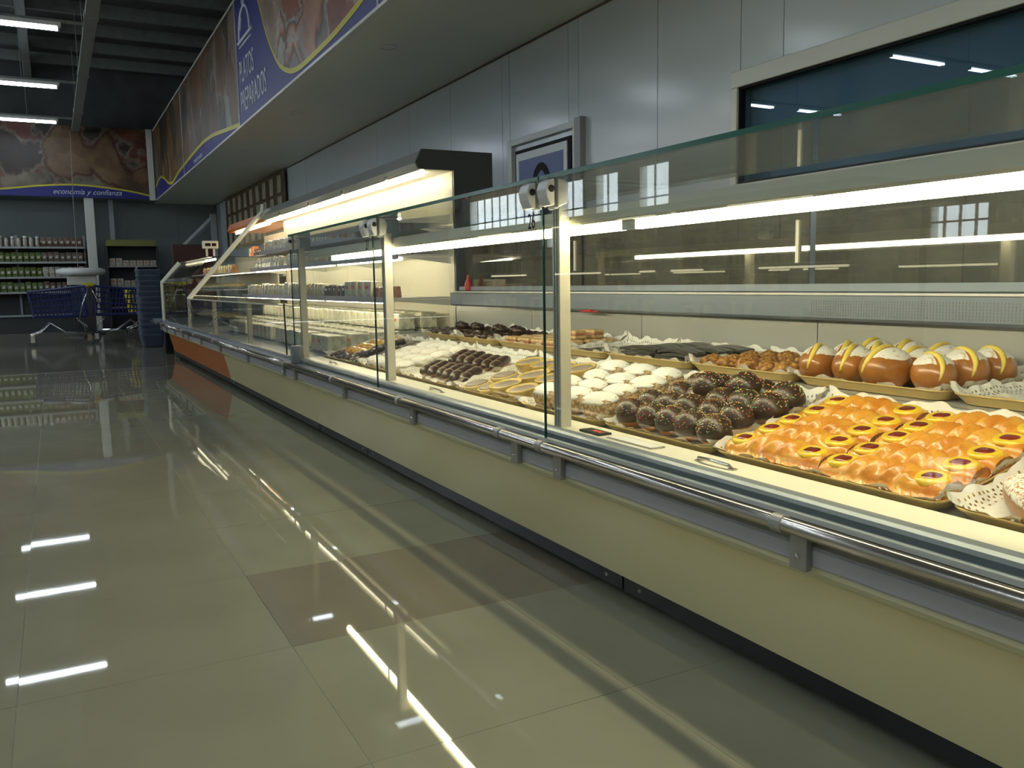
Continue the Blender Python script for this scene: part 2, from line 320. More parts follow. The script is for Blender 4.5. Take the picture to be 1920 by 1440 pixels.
# left wall with daylight windows (seen as reflections in the counter glass), end wall behind the photographer
wins = [(11.8, 12.7), (13.3, 14.1), (14.5, 15.4), (16.2, 19.8)]; lowwins = [(6.05, 6.85), (7.2, 7.75)]
wlm = MB().box(-7.2, -7, -9.2, 6.05, 0, 1.75).box(-7.2, -7, 6.05, 7.75, 0, 1.3).box(-7.2, -7, 6.85, 7.2, 1.3, 1.75).box(-7.2, -7, 7.75, YB+.2, 0, 1.75).box(-7.2, -7, -9.2, YB+.2, 2.95, 5.7); y = -9.2
for a, b in wins: wlm.box(-7.2, -7, y, a, 1.75, 2.95); y = b
wlm.box(-7.2, -7, y, YB+.2, 1.75, 2.95)
struct('wall_left', wlm, K['wall_light'])
for i, (a, b, z0, z1) in enumerate([(a, b, 1.75, 2.95) for a, b in wins] + [(a, b, 1.3, 1.75) for a, b in lowwins]):
    fr = MB().box(-7.06, -7, a, b, z0, z0+.04).box(-7.06, -7, a, b, z1-.04, z1).box(-7.06, -7, a, a+.04, z0+.04, z1-.04).box(-7.06, -7, b-.04, b, z0+.04, z1-.04)
    w = struct('window_%d' % (i+2), fr, K['frame_light'])
    nb = max(2, round((b-a)/(.42 if z0 > 1.5 else .2)))
    for k in range(1, nb): ob('bar', MB().box(-7.05, -7.02, a+(b-a)*k/nb-.012, a+(b-a)*k/nb+.012, z0+.04, z1-.04), K['pillar_grey'], w)
    ob('bar', MB().box(-7.05, -7.02, a+.04, b-.04, (z0+z1)/2-.012, (z0+z1)/2+.012), K['pillar_grey'], w)
    ob('pane', MB().box(-7.1, -7.094, a, b, z0, z1), G_WIN, w)
struct('wall_front', MB().box(-7.2, XW+.1, -9.2, -9, 0, 5.7), K['wall_light'])
# brown lattice opening high on the far right wall
lat = struct('trim_lattice', MB().box(XW-.05, XW-.03, 14.2, 19.6, 1.7, 2.78), K['brown_frame'])
for r in range(3):
    for k in range(9):
        y0 = 14.38+.575*k; ob('pane', MB().box(XW-.07, XW-.05, y0, y0+.27, 1.76+.34*r, 2.04+.34*r), K['pane_cream'], lat)

# ================================================================== banners
def strip(pts_top, pts_bot, x0, x1):      # band between two polylines in the (y,z) plane, x0..x1 thick
    m = MB(); n = len(pts_top); vs = []
    for (a, b) in zip(pts_top, pts_bot):
        vs += [(x0, *a), (x0, *b), (x1, *a), (x1, *b)]
    fs = []
    for i in range(n-1):
        p = 4*i; q = p+4
        fs += [(p, p+1, q+1, q), (p+2, q+2, q+3, p+3), (p, q, q+2, p+2), (p+1, p+3, q+3, q+1)]
    fs += [(0, 2, 3, 1), (4*n-4, 4*n-3, 4*n-1, 4*n-2)]
    return m.add(vs, fs)
def smooth(pts, n=40):
    out = []
    for i in range(n+1):
        t = i/n*(len(pts)-1); k = min(int(t), len(pts)-2); f = t-k
        p = [pts[max(k-1, 0)], pts[k], pts[k+1], pts[min(k+2, len(pts)-1)]]
        out.append(tuple(.5*((2*p[1][d]) + (-p[0][d]+p[2][d])*f + (2*p[0][d]-5*p[1][d]+4*p[2][d]-p[3][d])*f*f + (-p[0][d]+3*p[1][d]-3*p[2][d]+p[3][d])*f**3) for d in (0, 1)))
    return out
def text_mesh(txt, size, sx=1.0, shear=0.0, align='LEFT', depth=.002, space=1.0):
    cu = bpy.data.curves.new('lettering', 'FONT'); cu.body = txt; cu.size = size; cu.shear = shear; cu.align_x = align; cu.extrude = depth; cu.resolution_u = 3
    cu.space_line = space; o = bpy.data.objects.new('lettering', cu); C.objects.link(o); bpy.context.view_layer.update()
    me = bpy.data.meshes.new_from_object(o.evaluated_get(bpy.context.evaluated_depsgraph_get())); me.name = 'lettering'
    bpy.data.objects.remove(o); me.materials.clear()
    me.transform(Matrix.Diagonal((sx, 1, 1, 1))); return me
def wall_text(name, txt, size, pos, m, parent, facing='-x', **k):
    me = text_mesh(txt, size, **k); me.materials.append(m)
    # facing -x: reading direction runs towards -y ; facing -y: reading direction runs towards +x
    rot = Matrix(((0, 0, -1, 0), (-1, 0, 0, 0), (0, 1, 0, 0), (0, 0, 0, 1))) if facing == '-x' else Matrix(((1, 0, 0, 0), (0, 0, -1, 0), (0, 1, 0, 0), (0, 0, 0, 1)))
    me.transform(Matrix.Translation(pos) @ rot)
    return ob(name, me, None, parent)
FOOD1 = picture('print_food_plate', [(.24, .06, .012), (.42, .40, .34), (.06, .03, .02), (.42, .13, .03), (.46, .43, .37), (.30, .10, .02)], 1.5, 1.3)
FOOD2 = picture('print_food_bread', [(.04, .02, .01), (.20, .09, .025), (.27, .25, .20), (.07, .035, .012), (.24, .12, .03), (.04, .03, .015)], 1.7, 4.1, (1, 1, .62))
FOOD3 = picture('print_food_cheese', [(.03, .015, .008), (.20, .17, .12), (.15, .03, .012), (.06, .03, .01), (.20, .12, .05), (.22, .15, .13)], 1.5, 7.7)
FX = XS-.004
def banner(y0, y1, label, pic, curve, name='banner_panel'):
    b = thing(name, label, 'banner', (XS, (y0+y1)/2, ZS))
    ob('board', MB().box(XS, XS+.028, y0+.012, y1-.012, ZS+.004, ZB), K['banner_blue'], b)
    ob('frame', MB().box(XS-.008, XS+.02, y0-.012, y0+.012, ZS, ZB).box(XS-.008, XS+.02, y0, y1, ZB-.02, ZB+.01), K['white_trim'], b)
    cv = smooth(curve); top = [(p[0], ZB-.02) for p in cv]; cv = [(p[0], min(p[1], ZB-.021)) for p in cv]
    ob('picture', strip(top, cv, XS-.003, XS), pic, b)
    ob('yellow_stripe', strip(cv, [(p[0], max(p[1]-.05, ZS+.006)) for p in cv], XS-.005, XS), K['banner_yellow'], b)
    return b
c2 = [(5.86, 3.03), (5.93, 3.02), (6.25, 2.97), (6.82, 2.92), (7.38, 2.90), (8.01, 2.90), (8.42, 2.97), (8.8, 3.14), (9.2, 3.5), (9.49, 3.89), (9.75, 4.235)]
b2 = banner(5.84, 10.8, 'blue banner reading PLATOS PREPARADOS with a cloche icon and food photograph', FOOD1, c2)
wall_text('lettering', 'PLATOS', .36, (XS-.004, 10.66, 3.27), K['banner_text'], b2, sx=.62)
wall_text('lettering', 'PREPARADOS', .36, (XS-.004, 10.66, 2.93), K['banner_text'], b2, sx=.62)
ic = MB(); y_, z_ = 10.27, 3.72                            # cloche: dome outline, knob, plate and two base lines
dome = [(y_+.29*math.cos(a), z_+.02+.31*math.sin(a)) for a in [PI*k/24 for k in range(25)]]
ic.tube([(XS-.004, *p) for p in dome], .016, 6).tube([(XS-.004, y_-.40, z_), (XS-.004, y_+.36, z_)], .02, 6).tube([(XS-.004, y_-.33, z_-.06), (XS-.004, y_+.30, z_-.06)], .012, 6)
ic.tube([(XS-.004, y_+.05*math.cos(2*PI*k/14), z_+.39+.05*math.sin(2*PI*k/14)) for k in range(15)], .013, 6).tube([(XS-.004, y_+.14, z_+.25), (XS-.004, y_+.22, z_+.12)], .012, 6)
ob('cloche_icon', ic, K['banner_text'], b2)
b1 = banner(.85, 5.84, 'blue food banner nearest the camera, mostly above the picture', FOOD2, [(.87, 3.0), (2.5, 2.95), (4.0, 3.1), (5.0, 3.5), (5.4, 3.9), (5.7, 4.235)])
b3 = banner(10.8, 15.76, 'food banner with a wide blue wave, farther along than the PLATOS PREPARADOS banner', FOOD2, [(10.82, 2.86), (11.68, 2.94), (12.69, 3.03), (13.4, 3.06), (13.91, 3.06), (15.0, 3.03), (15.74, 3.0)])
wall_text('lettering', 'economía y confianza', .10, (XS-.004, 14.6, 2.86), K['banner_text'], b3, shear=.3)
b4 = banner(15.76, 20.2, 'dark food banner at the far corner of the soffit', FOOD2, [(15.78, 3.0), (16.47, 2.97), (17.36, 2.89), (18.0, 2.95), (18.6, 3.1), (19.3, 3.2), (20.18, 3.1)])
bb = thing('banner_panel', 'food banner with blue wave reading economía y confianza across the back of the shop', 'banner', (-.4, 20.2, ZS))
def ystrip(top, bot, y0, y1):
    m = strip(top, bot, y0, y1); m.v = [(p[1], p[0], p[2]) for p in m.v]; m.f = [q[::-1] for q in m.f]; return m
ob('board', MB().box(-2.9, 1.98, 20.205, 20.235, ZS+.004, ZB), K['banner_blue'], bb)
cv = smooth([(-2.9, 2.85), (-1.8, 2.88), (-.8, 2.95), (-.09, 3.04), (.55, 3.08), (1.15, 3.04), (1.66, 2.97), (1.98, 2.90)])
ob('picture', ystrip([(p[0], ZB) for p in cv], cv, 20.202, 20.206), FOOD3, bb)
ob('yellow_stripe', ystrip(cv, [(p[0], p[1]-.035) for p in cv], 20.200, 20.206), K['banner_yellow'], bb)
ob('edge_post', MB().box(1.98, 2.10, 20.19, 20.24, ZS-.02, ZB+.02), K['white_trim'], bb)
wall_text('lettering', 'economía y confianza', .15, (.13, 20.2, 2.87), K['banner_text'], bb, facing='-y', shear=.35, sx=1.0)

# ================================================================== ceiling tubes and their tray
rows = [-5.0, -1.6, 1.8, 5.2, 8.6, 12.05, 15.45, 18.65]
tray = thing('cable_tray', 'grey steel cable tray running along the ceiling beside the light tubes', 'cable tray', (.63, 5, 4.15))
ob('channel', MB().box(.56, .70, -8.8, 19.9, 4.10, 4.11).box(.56, .565, -8.8, 19.9, 4.11, 4.17).box(.695, .70, -8.8, 19.9, 4.11, 4.17), K['tray_steel'], tray)
for k in range(12):
    y = -7.6+2.4*k; ob('hanger', MB().tube([(.63, y, 4.12), (.63, y, 5.5)], .006, 5), K['tray_steel'], tray)
for k in range(9): ob('joint', MB().box(.55, .71, -7+3.1*k, -6.85+3.1*k, 4.09, 4.18), K['tray_steel'], tray)
fix = thing('tube_light', 'x', 'ceiling light')
ob('housing', MB().box(-.62, .62, -.04, .04, .03, .08), K['white_trim'], fix, local=True)
for s in (-1, 1): ob('tube', MB().tube([(-.58, s*.028, .004), (.58, s*.028, .004)], .015, 10), L_CEIL, fix, smooth=True, local=True)

for s in (-.60, .58): ob('end_cap', MB().box(s, s+.02, -.045, .045, -.015, .03), K['plastic_white'], fix, local=True)
fx = Stamp(fix); order = {12.05: 'nearest', 15.45: 'middle', 18.65: 'farthest'}
for y in rows:
    rail = thing('light_rail', 'thin grey rail across the ceiling carrying the light tubes' + (', %s in view' % order[y] if y in order else ', out of view'), 'rail', (-2.5, y, 4.12), 'light rails')
    ob('bar', MB().box(-6.8, .56, y-.02, y+.02, 4.115, 4.15), K['tray_steel'], rail)
    for x in (-5.6, -2.8, -.2): ob('hanger', MB().tube([(x, y, 4.15), (x, y, 5.5)], .006, 5), K['tray_steel'], rail)
    for ix, x in enumerate((-.31, -2.4, -4.4, -6.2)):
        fx.put((x, y, 4.035), None, 'lit ceiling tube light, ' + ('the %s of the three in view' % order[y] if (y in order and ix == 0) else 'out of view, seen only as a reflection'), 'ceiling light', 'ceiling tube lights')
hc = ob('hanging_cable', MB().tube([(.53, 19.9, 4.1), (.49, 19.95, 2.6), (.48, 19.95, .9)], .008, 5), K['tray_steel']); T(hc, 'thin grey cable hanging down in front of the back banner', 'cable')
# ================================================================== counters
def front_dress(par, y0, y1, panels, kick_breaks, xb=2.55):
    """kick plate, front panels, lip, bumper, aluminium sill, shared by the whole run"""
    ks = [y0] + [k for k in kick_breaks if y0 < k < y1] + [y1]
    for a, b in zip(ks[:-1], ks[1:]):
        k = ob('kick_plate', MB().box(1.362, 1.376, a+.004, b-.004, .026, .074), K['black_kick'], par)
        for yy in (a+.06, b-.10):
            ob('screw', MB().lathe([(.007, 0), (.006, .004), (.002, .005)], 8, (0, 0, 0)), K['screw'], k, local=True)
            s = k.children[-1]; s.rotation_euler = (0, -PI/2, 0); s.location = (1.362, yy+.02, .05)
    for yy in [y0+.25+i*1.2 for i in range(int((y1-y0)/1.2)+1) if y0+.25+i*1.2 < y1]:
        ob('foot', MB().lathe([(.03, 0), (.03, .012), (.016, .018), (.016, .074)], 12, (1.52, yy, 0)), K['rubber'], par)
    for a, b, mt in panels:
        ob('front_panel', MB().prism([(1.357, .07), (1.300, .302), (1.312, .305), (1.372, .07)], a+.002, b-.002), K[mt], par)
    ob('body', MB().prism([(1.373, .075), (1.316, .305), (1.316, .42), (xb, .42), (xb, .075)], y0, y1), K['dark_grey'], par)
    ob('front_lip', MB().prism([(1.300, .303), (1.262, .318), (1.243, .330), (1.234, .342), (1.234, .352), (1.245, .352), (1.245, .404), (1.232, .412), (1.222, .421), (1.222, .428), (1.314, .428), (1.314, .303)], y0, y1), K['cream_lip'], par)
    ob('bumper_strip', MB().prism([(1.245, .353), (1.226, .355), (1.222, .360), (1.222, .390), (1.226, .395), (1.245, .397)], y0, y1), K['bumper'], par)
    ob('sill_profile', MB().prism([(1.196, .429), (1.190, .434), (1.189, .440), (1.195, .445), (1.208, .447), (1.228, .4475), (1.2335, .452), (1.2345, .464), (1.238, .4715), (1.246, .4765), (1.256, .478), (1.268, .478), (1.268, .429)], y0, y1), K['alu_profile'], par)
    ob('sill_line', MB().box(1.196, 1.204, y0, y1, .4445, .4475), K['black'], par)
def rail(par, y0, y1, brackets):
    ob('bumper_rail', MB().tube([(1.158, y0, .447), (1.158, y1, .447)], .0145, 16), K['stainless'], par, smooth=True)
    for y in brackets:
        b = ob('rail_bracket', MB().tube([(1.158, y-.014, .447), (1.158, y+.014, .447)], .0175, 14).box(1.170, 1.222, y-.012, y+.012, .425, .44).box(1.206, 1.2215, y-.021, y+.021, .348, .44), K['bracket'], par, bevel=.002)
        s = ob('screw', MB().lathe([(.006, 0), (.005, .003), (.002, .004)], 8), K['screw'], b, local=True); s.rotation_euler = (0, -PI/2, 0); s.location = (1.206, y, .375)
YN, YF = -.9, 5.0
pc = thing('pastry_counter', 'long glass-fronted pastry counter with cream base, steel rail and gold trays of cakes', 'counter', (1.8, 2.0, 0))
front_dress(pc, YN, 5.018, [(YN, 4.13, 'cream'), (4.13, 5.019, 'cream')], (1.9, 4.13))
rail(pc, YN, YF-.03, [1.12, 2.0, 2.25, 3.1, 4.0, 4.97])
ob('ledge', MB().box(1.268, 1.372, YN, YF, .452, .477), K['ledge_white'], pc, bevel=.002)
ob('end_block', MB().box(1.20, 1.262, YF-.07, YF-.002, .4478, .55), K['alu_profile'], pc, bevel=.004)
SL = math.atan2(.095, .45)
for k in range(10):
    a = YN + .59*k; ob('deck_panel', MB().prism([(1.372, .445), (1.372, .452), (1.835, .549), (1.835, .542)], a+.003, a+.587), K['inner_steel'], pc)
for k in range(9):
    a = YN + .655*k; ob('riser_panel', MB().box(1.836, 1.842, a+.002, a+.653, .53, .590), K['inner_grey'], pc)
for y in (.65, 1.29, 1.95, 2.63, 3.3, 3.97, 4.6): ob('shelf_support', MB().box(1.829, 1.8355, y-.006, y+.006, .548, .589), K['black'], pc)
ob('upper_shelf', MB().box(1.835, 2.282, YN, YF, .578, .590), K['inner_steel'], pc)
for k in range(6): ob('back_panel', MB().box(2.282, 2.292, YN+.985*k+.002, YN+.985*k+.983, .42, .76), K['inner_steel'], pc)
duct = ob('air_duct', MB().prism([(2.245, .755), (2.235, .765), (2.235, .838), (2.52, .838), (2.52, .755)], YN, YF), K['inner_grey'], pc)
holes = MB()
for i in range(150):                                        # perforated part of the duct face, nearest end
    for j in range(6): holes.box(2.2335, 2.2355, .55+i*.010, .5545+i*.010, .772+j*.009, .7762+j*.009)
h = ob('vent_holes', holes, K['pillar_grey'], duct); h['kind'] = 'stuff'
ob('rear_top', MB().box(2.225, 2.56, YN, YF, .839, .846), K['plastic_white'], pc)
ob('rear_rail', MB().box(2.30, 2.34, YN, YF, .850, .875), K['alu_profile'], pc)
ob('rear_apron', MB().box(2.53, 2.555, YN, YF, .075, .84), K['dark_grey'], pc)
for k in range(4):                                          # sliding rear panes
    a = YN + .12 + 1.47*k; r = ob('rear_pane', MB().box(2.345, 2.351, a, a+1.44, .86, 1.172), G_DARK, pc)
    ob('handle', MB().box(2.337, 2.345, a+.04, a+.055, .95, 1.10), K['alu_post'], r)
ob('rear_top_rail', MB().box(2.33, 2.365, YN, YF, 1.165, 1.178), K['alu_profile'], pc)
POSTS = [.63, 2.08, 3.53, 4.98]                             # near faces of the uprights
for y in POSTS:
    p = ob('post', MB().box(1.272, 1.308, y, y+.040, .477, 1.118), K['alu_post'], pc, bevel=.002)
    for e in (.012, .026): ob('groove', MB().box(1.2705, 1.2725, y+e, y+e+.004, .48, 1.11), K['pillar_grey'], p)
    ob('cap', MB().box(1.255, 1.345, y+.002, y+.038, 1.100, 1.178), K['alu_profile'], p, bevel=.006)
tg = [(YN, .655), (.665, 2.095), (2.105, 3.545), (3.555, YF)]
for a, b in tg:
    t = ob('top_glass', MB().box(1.222, 1.70, a, b, 1.180, 1.191), G_TOP, pc)
    ob('edge', MB().box(1.2185, 1.222, a, b, 1.1795, 1.1915), K['glass_edge'], t)
nums = {1: ('26', 2.244, 1.052), 2: ('27', 3.705, 1.052), 0: (None, 0, 0)}
for i, (a, b) in enumerate(((.672, 2.088), (2.108, 3.538), (3.558, 4.985))):
    g_ = ob('front_pane', MB().box(1.222, 1.229, a, b, .449, 1.178), G_PANE, pc)
    ob('edge', MB().box(1.222, 1.229, b, b+.0035, .449, 1.178), K['glass_edge'], g_)
    if i == 1: wall_text('lettering', '26', .062, (1.2213, 2.170, 1.050), K['black'], g_, sx=.68, depth=.0004)
    if i == 2: wall_text('lettering', '27', .062, (1.2213, 3.625, 1.050), K['black'], g_, sx=.68, depth=.0004)
prof = [(1.196, 1.128), (1.192, 1.150), (1.200, 1.170), (1.216, 1.1775), (1.2205, 1.178), (1.2205, 1.105), (1.206, 1.105)]
prof2 = [(1.231, 1.100), (1.231, 1.178), (1.258, 1.174), (1.268, 1.15), (1.262, 1.112)]
for y in POSTS:
    for s in (-.052, .052):
        c = y+.015+s
        if c > YF-.01: continue
        hg = ob('glass_hinge', MB().prism(prof, c-.026, c+.026), K['plastic_white'], pc, bevel=.003); ob('back_plate', MB().prism(prof2, c-.026, c+.026), K['plastic_white'], hg, bevel=.003)
        bm = ob('bolt', MB().lathe([(.010, 0), (.009, .003), (.003, .004)], 10), K['rubber'], hg, local=True); bm.rotation_euler = (PI/2, 0, 0); bm.location = (1.210, c-.026, 1.150)
        for e in (-.008, .004): ob('clip', MB().box(1.2185, 1.233, c+e, c+e+.004, 1.178, 1.186), K['black'], hg)
ob('light_housing', MB().prism([(1.322, 1.055), (1.318, 1.062), (1.318, 1.098), (1.372, 1.098), (1.372, 1.055)], YN+.02, 4.95), K['alu_post'], pc)
for a, b in ((YN+.05, 1.80), (1.86, 4.52)):
    ob('light_tube', MB().tube([(1.344, a, 1.042), (1.344, b, 1.042)], .0125, 10), L_CASE, pc, smooth=True)
    for e in (a-.03, b): ob('tube_end', MB().box(1.33, 1.358, e, e+.03, 1.03, 1.056), K['plastic_white'], pc)
for y in POSTS: ob('light_arm', MB().box(1.29, 1.33, y+.01, y+.03, 1.072, 1.09), K['alu_post'], pc)

ob('end_wall', MB().prism([(1.40, .45), (1.84, .54), (2.28, .58), (2.28, .60), (1.84, .60), (1.40, .48)], 4.985, 4.995), K['inner_steel'], pc)
ob('end_wall', MB().box(1.26, 2.36, YN, YN+.02, .43, 1.10), K['alu_post'], pc)
# ---- small things on the ledge
pt = thing('price_plate', 'white price plate in a metal frame lying on the counter ledge', 'price tag', (1.30, 1.77, .4772))
ob('frame', MB().box(1.284, 1.332, 1.675, 1.868, .4773, .4803), K['stainless'], pt); ob('card', MB().box(1.288, 1.328, 1.68, 1.863, .4803, .4812), K['lbl_white'], pt)
bt = thing('price_plate', 'small black tag with red digits on the ledge beside the number 26 post', 'price tag', (1.30, 1.945, .4772))
ob('plate', MB().box(1.282, 1.325, 1.90, 2.0, .4773, .4835), K['rubber'], bt, bevel=.002); ob('digits', MB().box(1.296, 1.310, 1.915, 1.935, .4835, .4839).box(1.296, 1.310, 1.94, 1.958, .4835, .4839), K['lbl_red'], bt)
for y, lb in ((1.455, 'below the glazed pastries'), (3.06, 'in front of the eclairs'), (4.46, 'near the far end of the pastry counter')):
    hd = ob('wire_handle', MB().tube([(1.300, y-.055, .4785), (1.293, y-.05, .487), (1.288, y, .490), (1.293, y+.05, .487), (1.300, y+.055, .4785)], .004, 6).box(1.292, 1.308, y-.064, y-.048, .4773, .480).box(1.292, 1.308, y+.048, y+.064, .4773, .480), K['stainless'], smooth=False)
    T(hd, 'small wire pull handle on the white ledge ' + lb, 'handle', 'ledge handles')
rd = thing('cleaning_bottle', 'small red plastic object standing on the rear ledge beside the dark cooler end', 'bottle', (2.30, 4.86, .85))
ob('body', MB().lathe([(.022, 0), (.024, .008), (.022, .045), (.012, .07), (.008, .08)], 14), K['red'], rd, smooth=True, local=True)
ob('cap', MB().lathe([(.009, .08), (.009, .095), (.005, .098)], 10), K['lbl_red'], rd, local=True)
T(ob('red_clip', MB().box(2.225, 2.234, 3.30, 3.46, .752, .7565).box(2.222, 2.234, 3.36, 3.40, .7565, .762), K['red']), 'thin red clip stuck along the lower edge of the grey air duct', 'clip')

# ---- semi vertical cooler next to it
Y2, Y3 = 5.02, 9.55
mc = thing('open_cooler', 'tall open refrigerated cooler with lit shelves of packaged cheese and a grey hood', 'refrigerator', (1.9, 7.3, 0))
front_dress(mc, Y2, Y3, [(Y2, 7.9, 'cream'), (7.9, Y3, 'orange')], (7.9,))
rail(mc, Y2, Y3, [5.25, 6.35, 7.5, 8.6, 9.5])
ob('deck', MB().prism([(1.268, .43), (1.268, .462), (2.29, .50), (2.29, .43)], Y2, Y3), K['inner_grey'], mc)
for k in range(4): ob('back_panel', MB().box(2.285, 2.30, Y2+1.1325*k+.002, Y2+1.1325*k+1.13, .49, 1.62), K['inner_cream'], mc)
ob('rear_case', MB().box(2.30, 2.55, Y2, Y3, .42, 1.70), K['dark_grey'], mc)
ob('hood', MB().prism([(2.062, 1.612), (2.036, 1.645), (2.075, 1.720), (2.55, 1.720), (2.55, 1.70), (2.30, 1.70), (2.30, 1.612)], Y2+.012, Y3), K['hood_grey'], mc)
ob('hood_ceiling', MB().box(2.07, 2.30, Y2+.012, Y3, 1.604, 1.6115), K['plastic_white'], mc)
ob('end_panel', MB().prism([(2.055, 1.605), (2.028, 1.645), (2.070, 1.728), (2.56, 1.728), (2.56, .42), (2.285, .42), (2.285, 1.605)], Y2-.012, Y2+.012), K['dark_grey'], mc)
for yy in (5.6, 6.6, 7.6, 8.7): ob('hood_clip', MB().box(2.045, 2.062, yy-.02, yy+.02, 1.60, 1.63), K['stainless'], mc)
for yy in (5.3, 7.2): ob('arm', MB().tube([(2.2, yy, 1.728), (2.3, yy, 1.76), (2.4, yy, 1.728)], .008, 6), K['stainless'], mc)
ob('light_tube', MB().tube([(2.12, Y2+.1, 1.590), (2.12, 7.25, 1.590)], .013, 10), L_HOOD, mc, smooth=True); ob('light_tube', MB().tube([(2.12, 7.32, 1.590), (2.12, Y3-.1, 1.590)], .013, 10), L_HOOD, mc, smooth=True)
SH = [(2.00, 1.262), (1.90, 1.082), (1.80, .812)]
for i, (xf, z) in enumerate(SH):
    for a, b in ((Y2+.03, 6.5), (6.51, 8.0), (8.01, Y3-.02)):
        s = ob('shelf', MB().box(xf+.012, 2.285, a, b, z-.014, z), K['plastic_white'], mc)
        ob('price_rail', MB().prism([(xf, z-.030), (xf-.004, z+.006), (xf+.012, z+.006), (xf+.012, z-.030)], a, b), K['price_rail'], s)
        if i > 0: ob('light_tube', MB().tube([(xf+.05, a+.05, z-.028), (xf+.05, b-.05, z-.028)], .009, 8), L_MULTI, s, smooth=True)
        for yy in (a+.02, b-.02): ob('bracket', MB().prism([(xf+.03, z-.016), (2.28, z-.016), (2.28, z-.06)], yy-.003, yy+.003), K['plastic_white'], s)
low = []
for k, (a, b) in enumerate(((5.03, 6.44), (6.46, 7.98), (8.0, 9.53))):
    ob('low_pane', MB().box(1.236, 1.242, a, b, .449, .775), G_PANE, mc)
for y in (6.45, 7.99): ob('pane_post', MB().box(1.245, 1.275, y-.02, y+.02, .46, .775), K['alu_post'], mc)
ob('end_gasket', MB().tube([(1.228, 5.2, .48), (1.228, 5.22, .79)], .005, 6), K['rubber'], mc)
ob('top_bead', MB().box(1.232, 1.246, 5.03, 9.53, .775, .783), K['alu_post'], mc)
ob('side_pane', MB().prism([(1.25, .47), (1.25, .78), (2.05, 1.68), (2.29, 1.68), (2.29, .47)], Y3-.014, Y3-.008), G_PANE, mc)
ob('side_frame', MB().tube([(1.25, Y3-.01, .46), (1.25, Y3-.01, .78)], .014, 4).tube([(1.25, Y3-.01, .775), (2.06, Y3-.01, 1.70)], .024, 4).tube([(2.06, Y3-.01, 1.69), (2.07, Y3-.01, 1.78)], .026, 4), K['ledge_white'], mc)

# ---- farther, lower serve-over case with orange base and orange hood behind it
Y4 = 12.0
fc = thing('deli_case', 'far low deli case with orange base panels and slanted glass end', 'counter', (1.8, 10.8, 0))
front_dress(fc, Y3+.002, Y4, [(Y3, 9.68, 'orange'), (9.68, Y4, 'orange')], (10.8,), 2.23)
rail(fc, Y3+.02, 12.7, [9.9, 10.6, 11.4, 12.0])
ob('deck', MB().prism([(1.268, .43), (1.268, .478), (2.2, .56), (2.2, .43)], Y3+.02, Y4), K['inner_grey'], fc)
ob('rail_arm', MB().box(1.19, 2.3, 12.0, 12.8, .42, .478), K['alu_profile'], fc); ob('leg', MB().box(1.30, 1.40, 12.45, 12.55, 0, .42), K['black_kick'], fc)
ob('back_panel', MB().box(2.2, 2.215, Y3+.02, Y4, .5, 1.22), K['inner_cream'], fc)
ob('glass_shelf', MB().box(1.62, 2.2, Y3+.05, Y4-.05, .86, .872), K['price_rail'], fc); ob('glass_shelf', MB().box(1.62, 2.2, Y3+.05, Y4-.05, 1.04, 1.05), K['price_rail'], fc)
ob('front_pane', MB().prism([(1.25, .45), (1.25, .966), (1.476, 1.215), (1.482, 1.21), (1.256, .963), (1.256, .45)], Y3+.03, Y4-.02), G_PANE, fc)
ob('top_glass', MB().box(1.476, 2.2, Y3+.03, Y4, 1.215, 1.225), G_TOP, fc)
ob('end_pane', MB().prism([(1.25, .47), (1.25, .966), (1.476, 1.215), (2.2, 1.215), (2.2, .47)], Y4-.012, Y4-.006), G_PANE, fc)
ob('end_frame', MB().tube([(1.25, Y4-.01, .46), (1.25, Y4-.01, .966)], .016, 4).tube([(1.25, Y4-.01, .96), (1.48, Y4-.01, 1.222)], .024, 4), K['ledge_white'], fc)
ob('light_tube', MB().tube([(1.56, Y3+.1, 1.195), (1.56, Y4-.1, 1.195)], .012, 8), L_DELI, fc, smooth=True)
oc = thing('orange_cooler', 'tall cooler with an orange hood behind the far deli case', 'refrigerator', (2.5, 10.7, 0))
ob('rear_case', MB().box(2.56, 2.75, Y3+.02, 11.75, 0, 1.66), K['dark_grey'], oc)
ob('back_panel', MB().box(2.545, 2.56, Y3+.02, 11.75, .6, 1.56), K['inner_cream'], oc)
ob('hood', MB().prism([(2.09, 1.60), (2.07, 1.625), (2.10, 1.70), (2.75, 1.70), (2.75, 1.66), (2.56, 1.66), (2.56, 1.60)], Y3+.02, 11.75), K['orange'], oc)
for z in (1.28, 1.02): ob('shelf', MB().box(2.26, 2.545, Y3+.02, 11.75, z-.015, z), K['plastic_white'], oc)
ob('light_tube', MB().tube([(2.16, Y3+.1, 1.585), (2.16, 11.6, 1.585)], .012, 8), L_MULTI, oc, smooth=True)
ob('base', MB().box(2.26, 2.56, Y3+.02, 11.75, 0, .9), K['dark_grey'], oc)
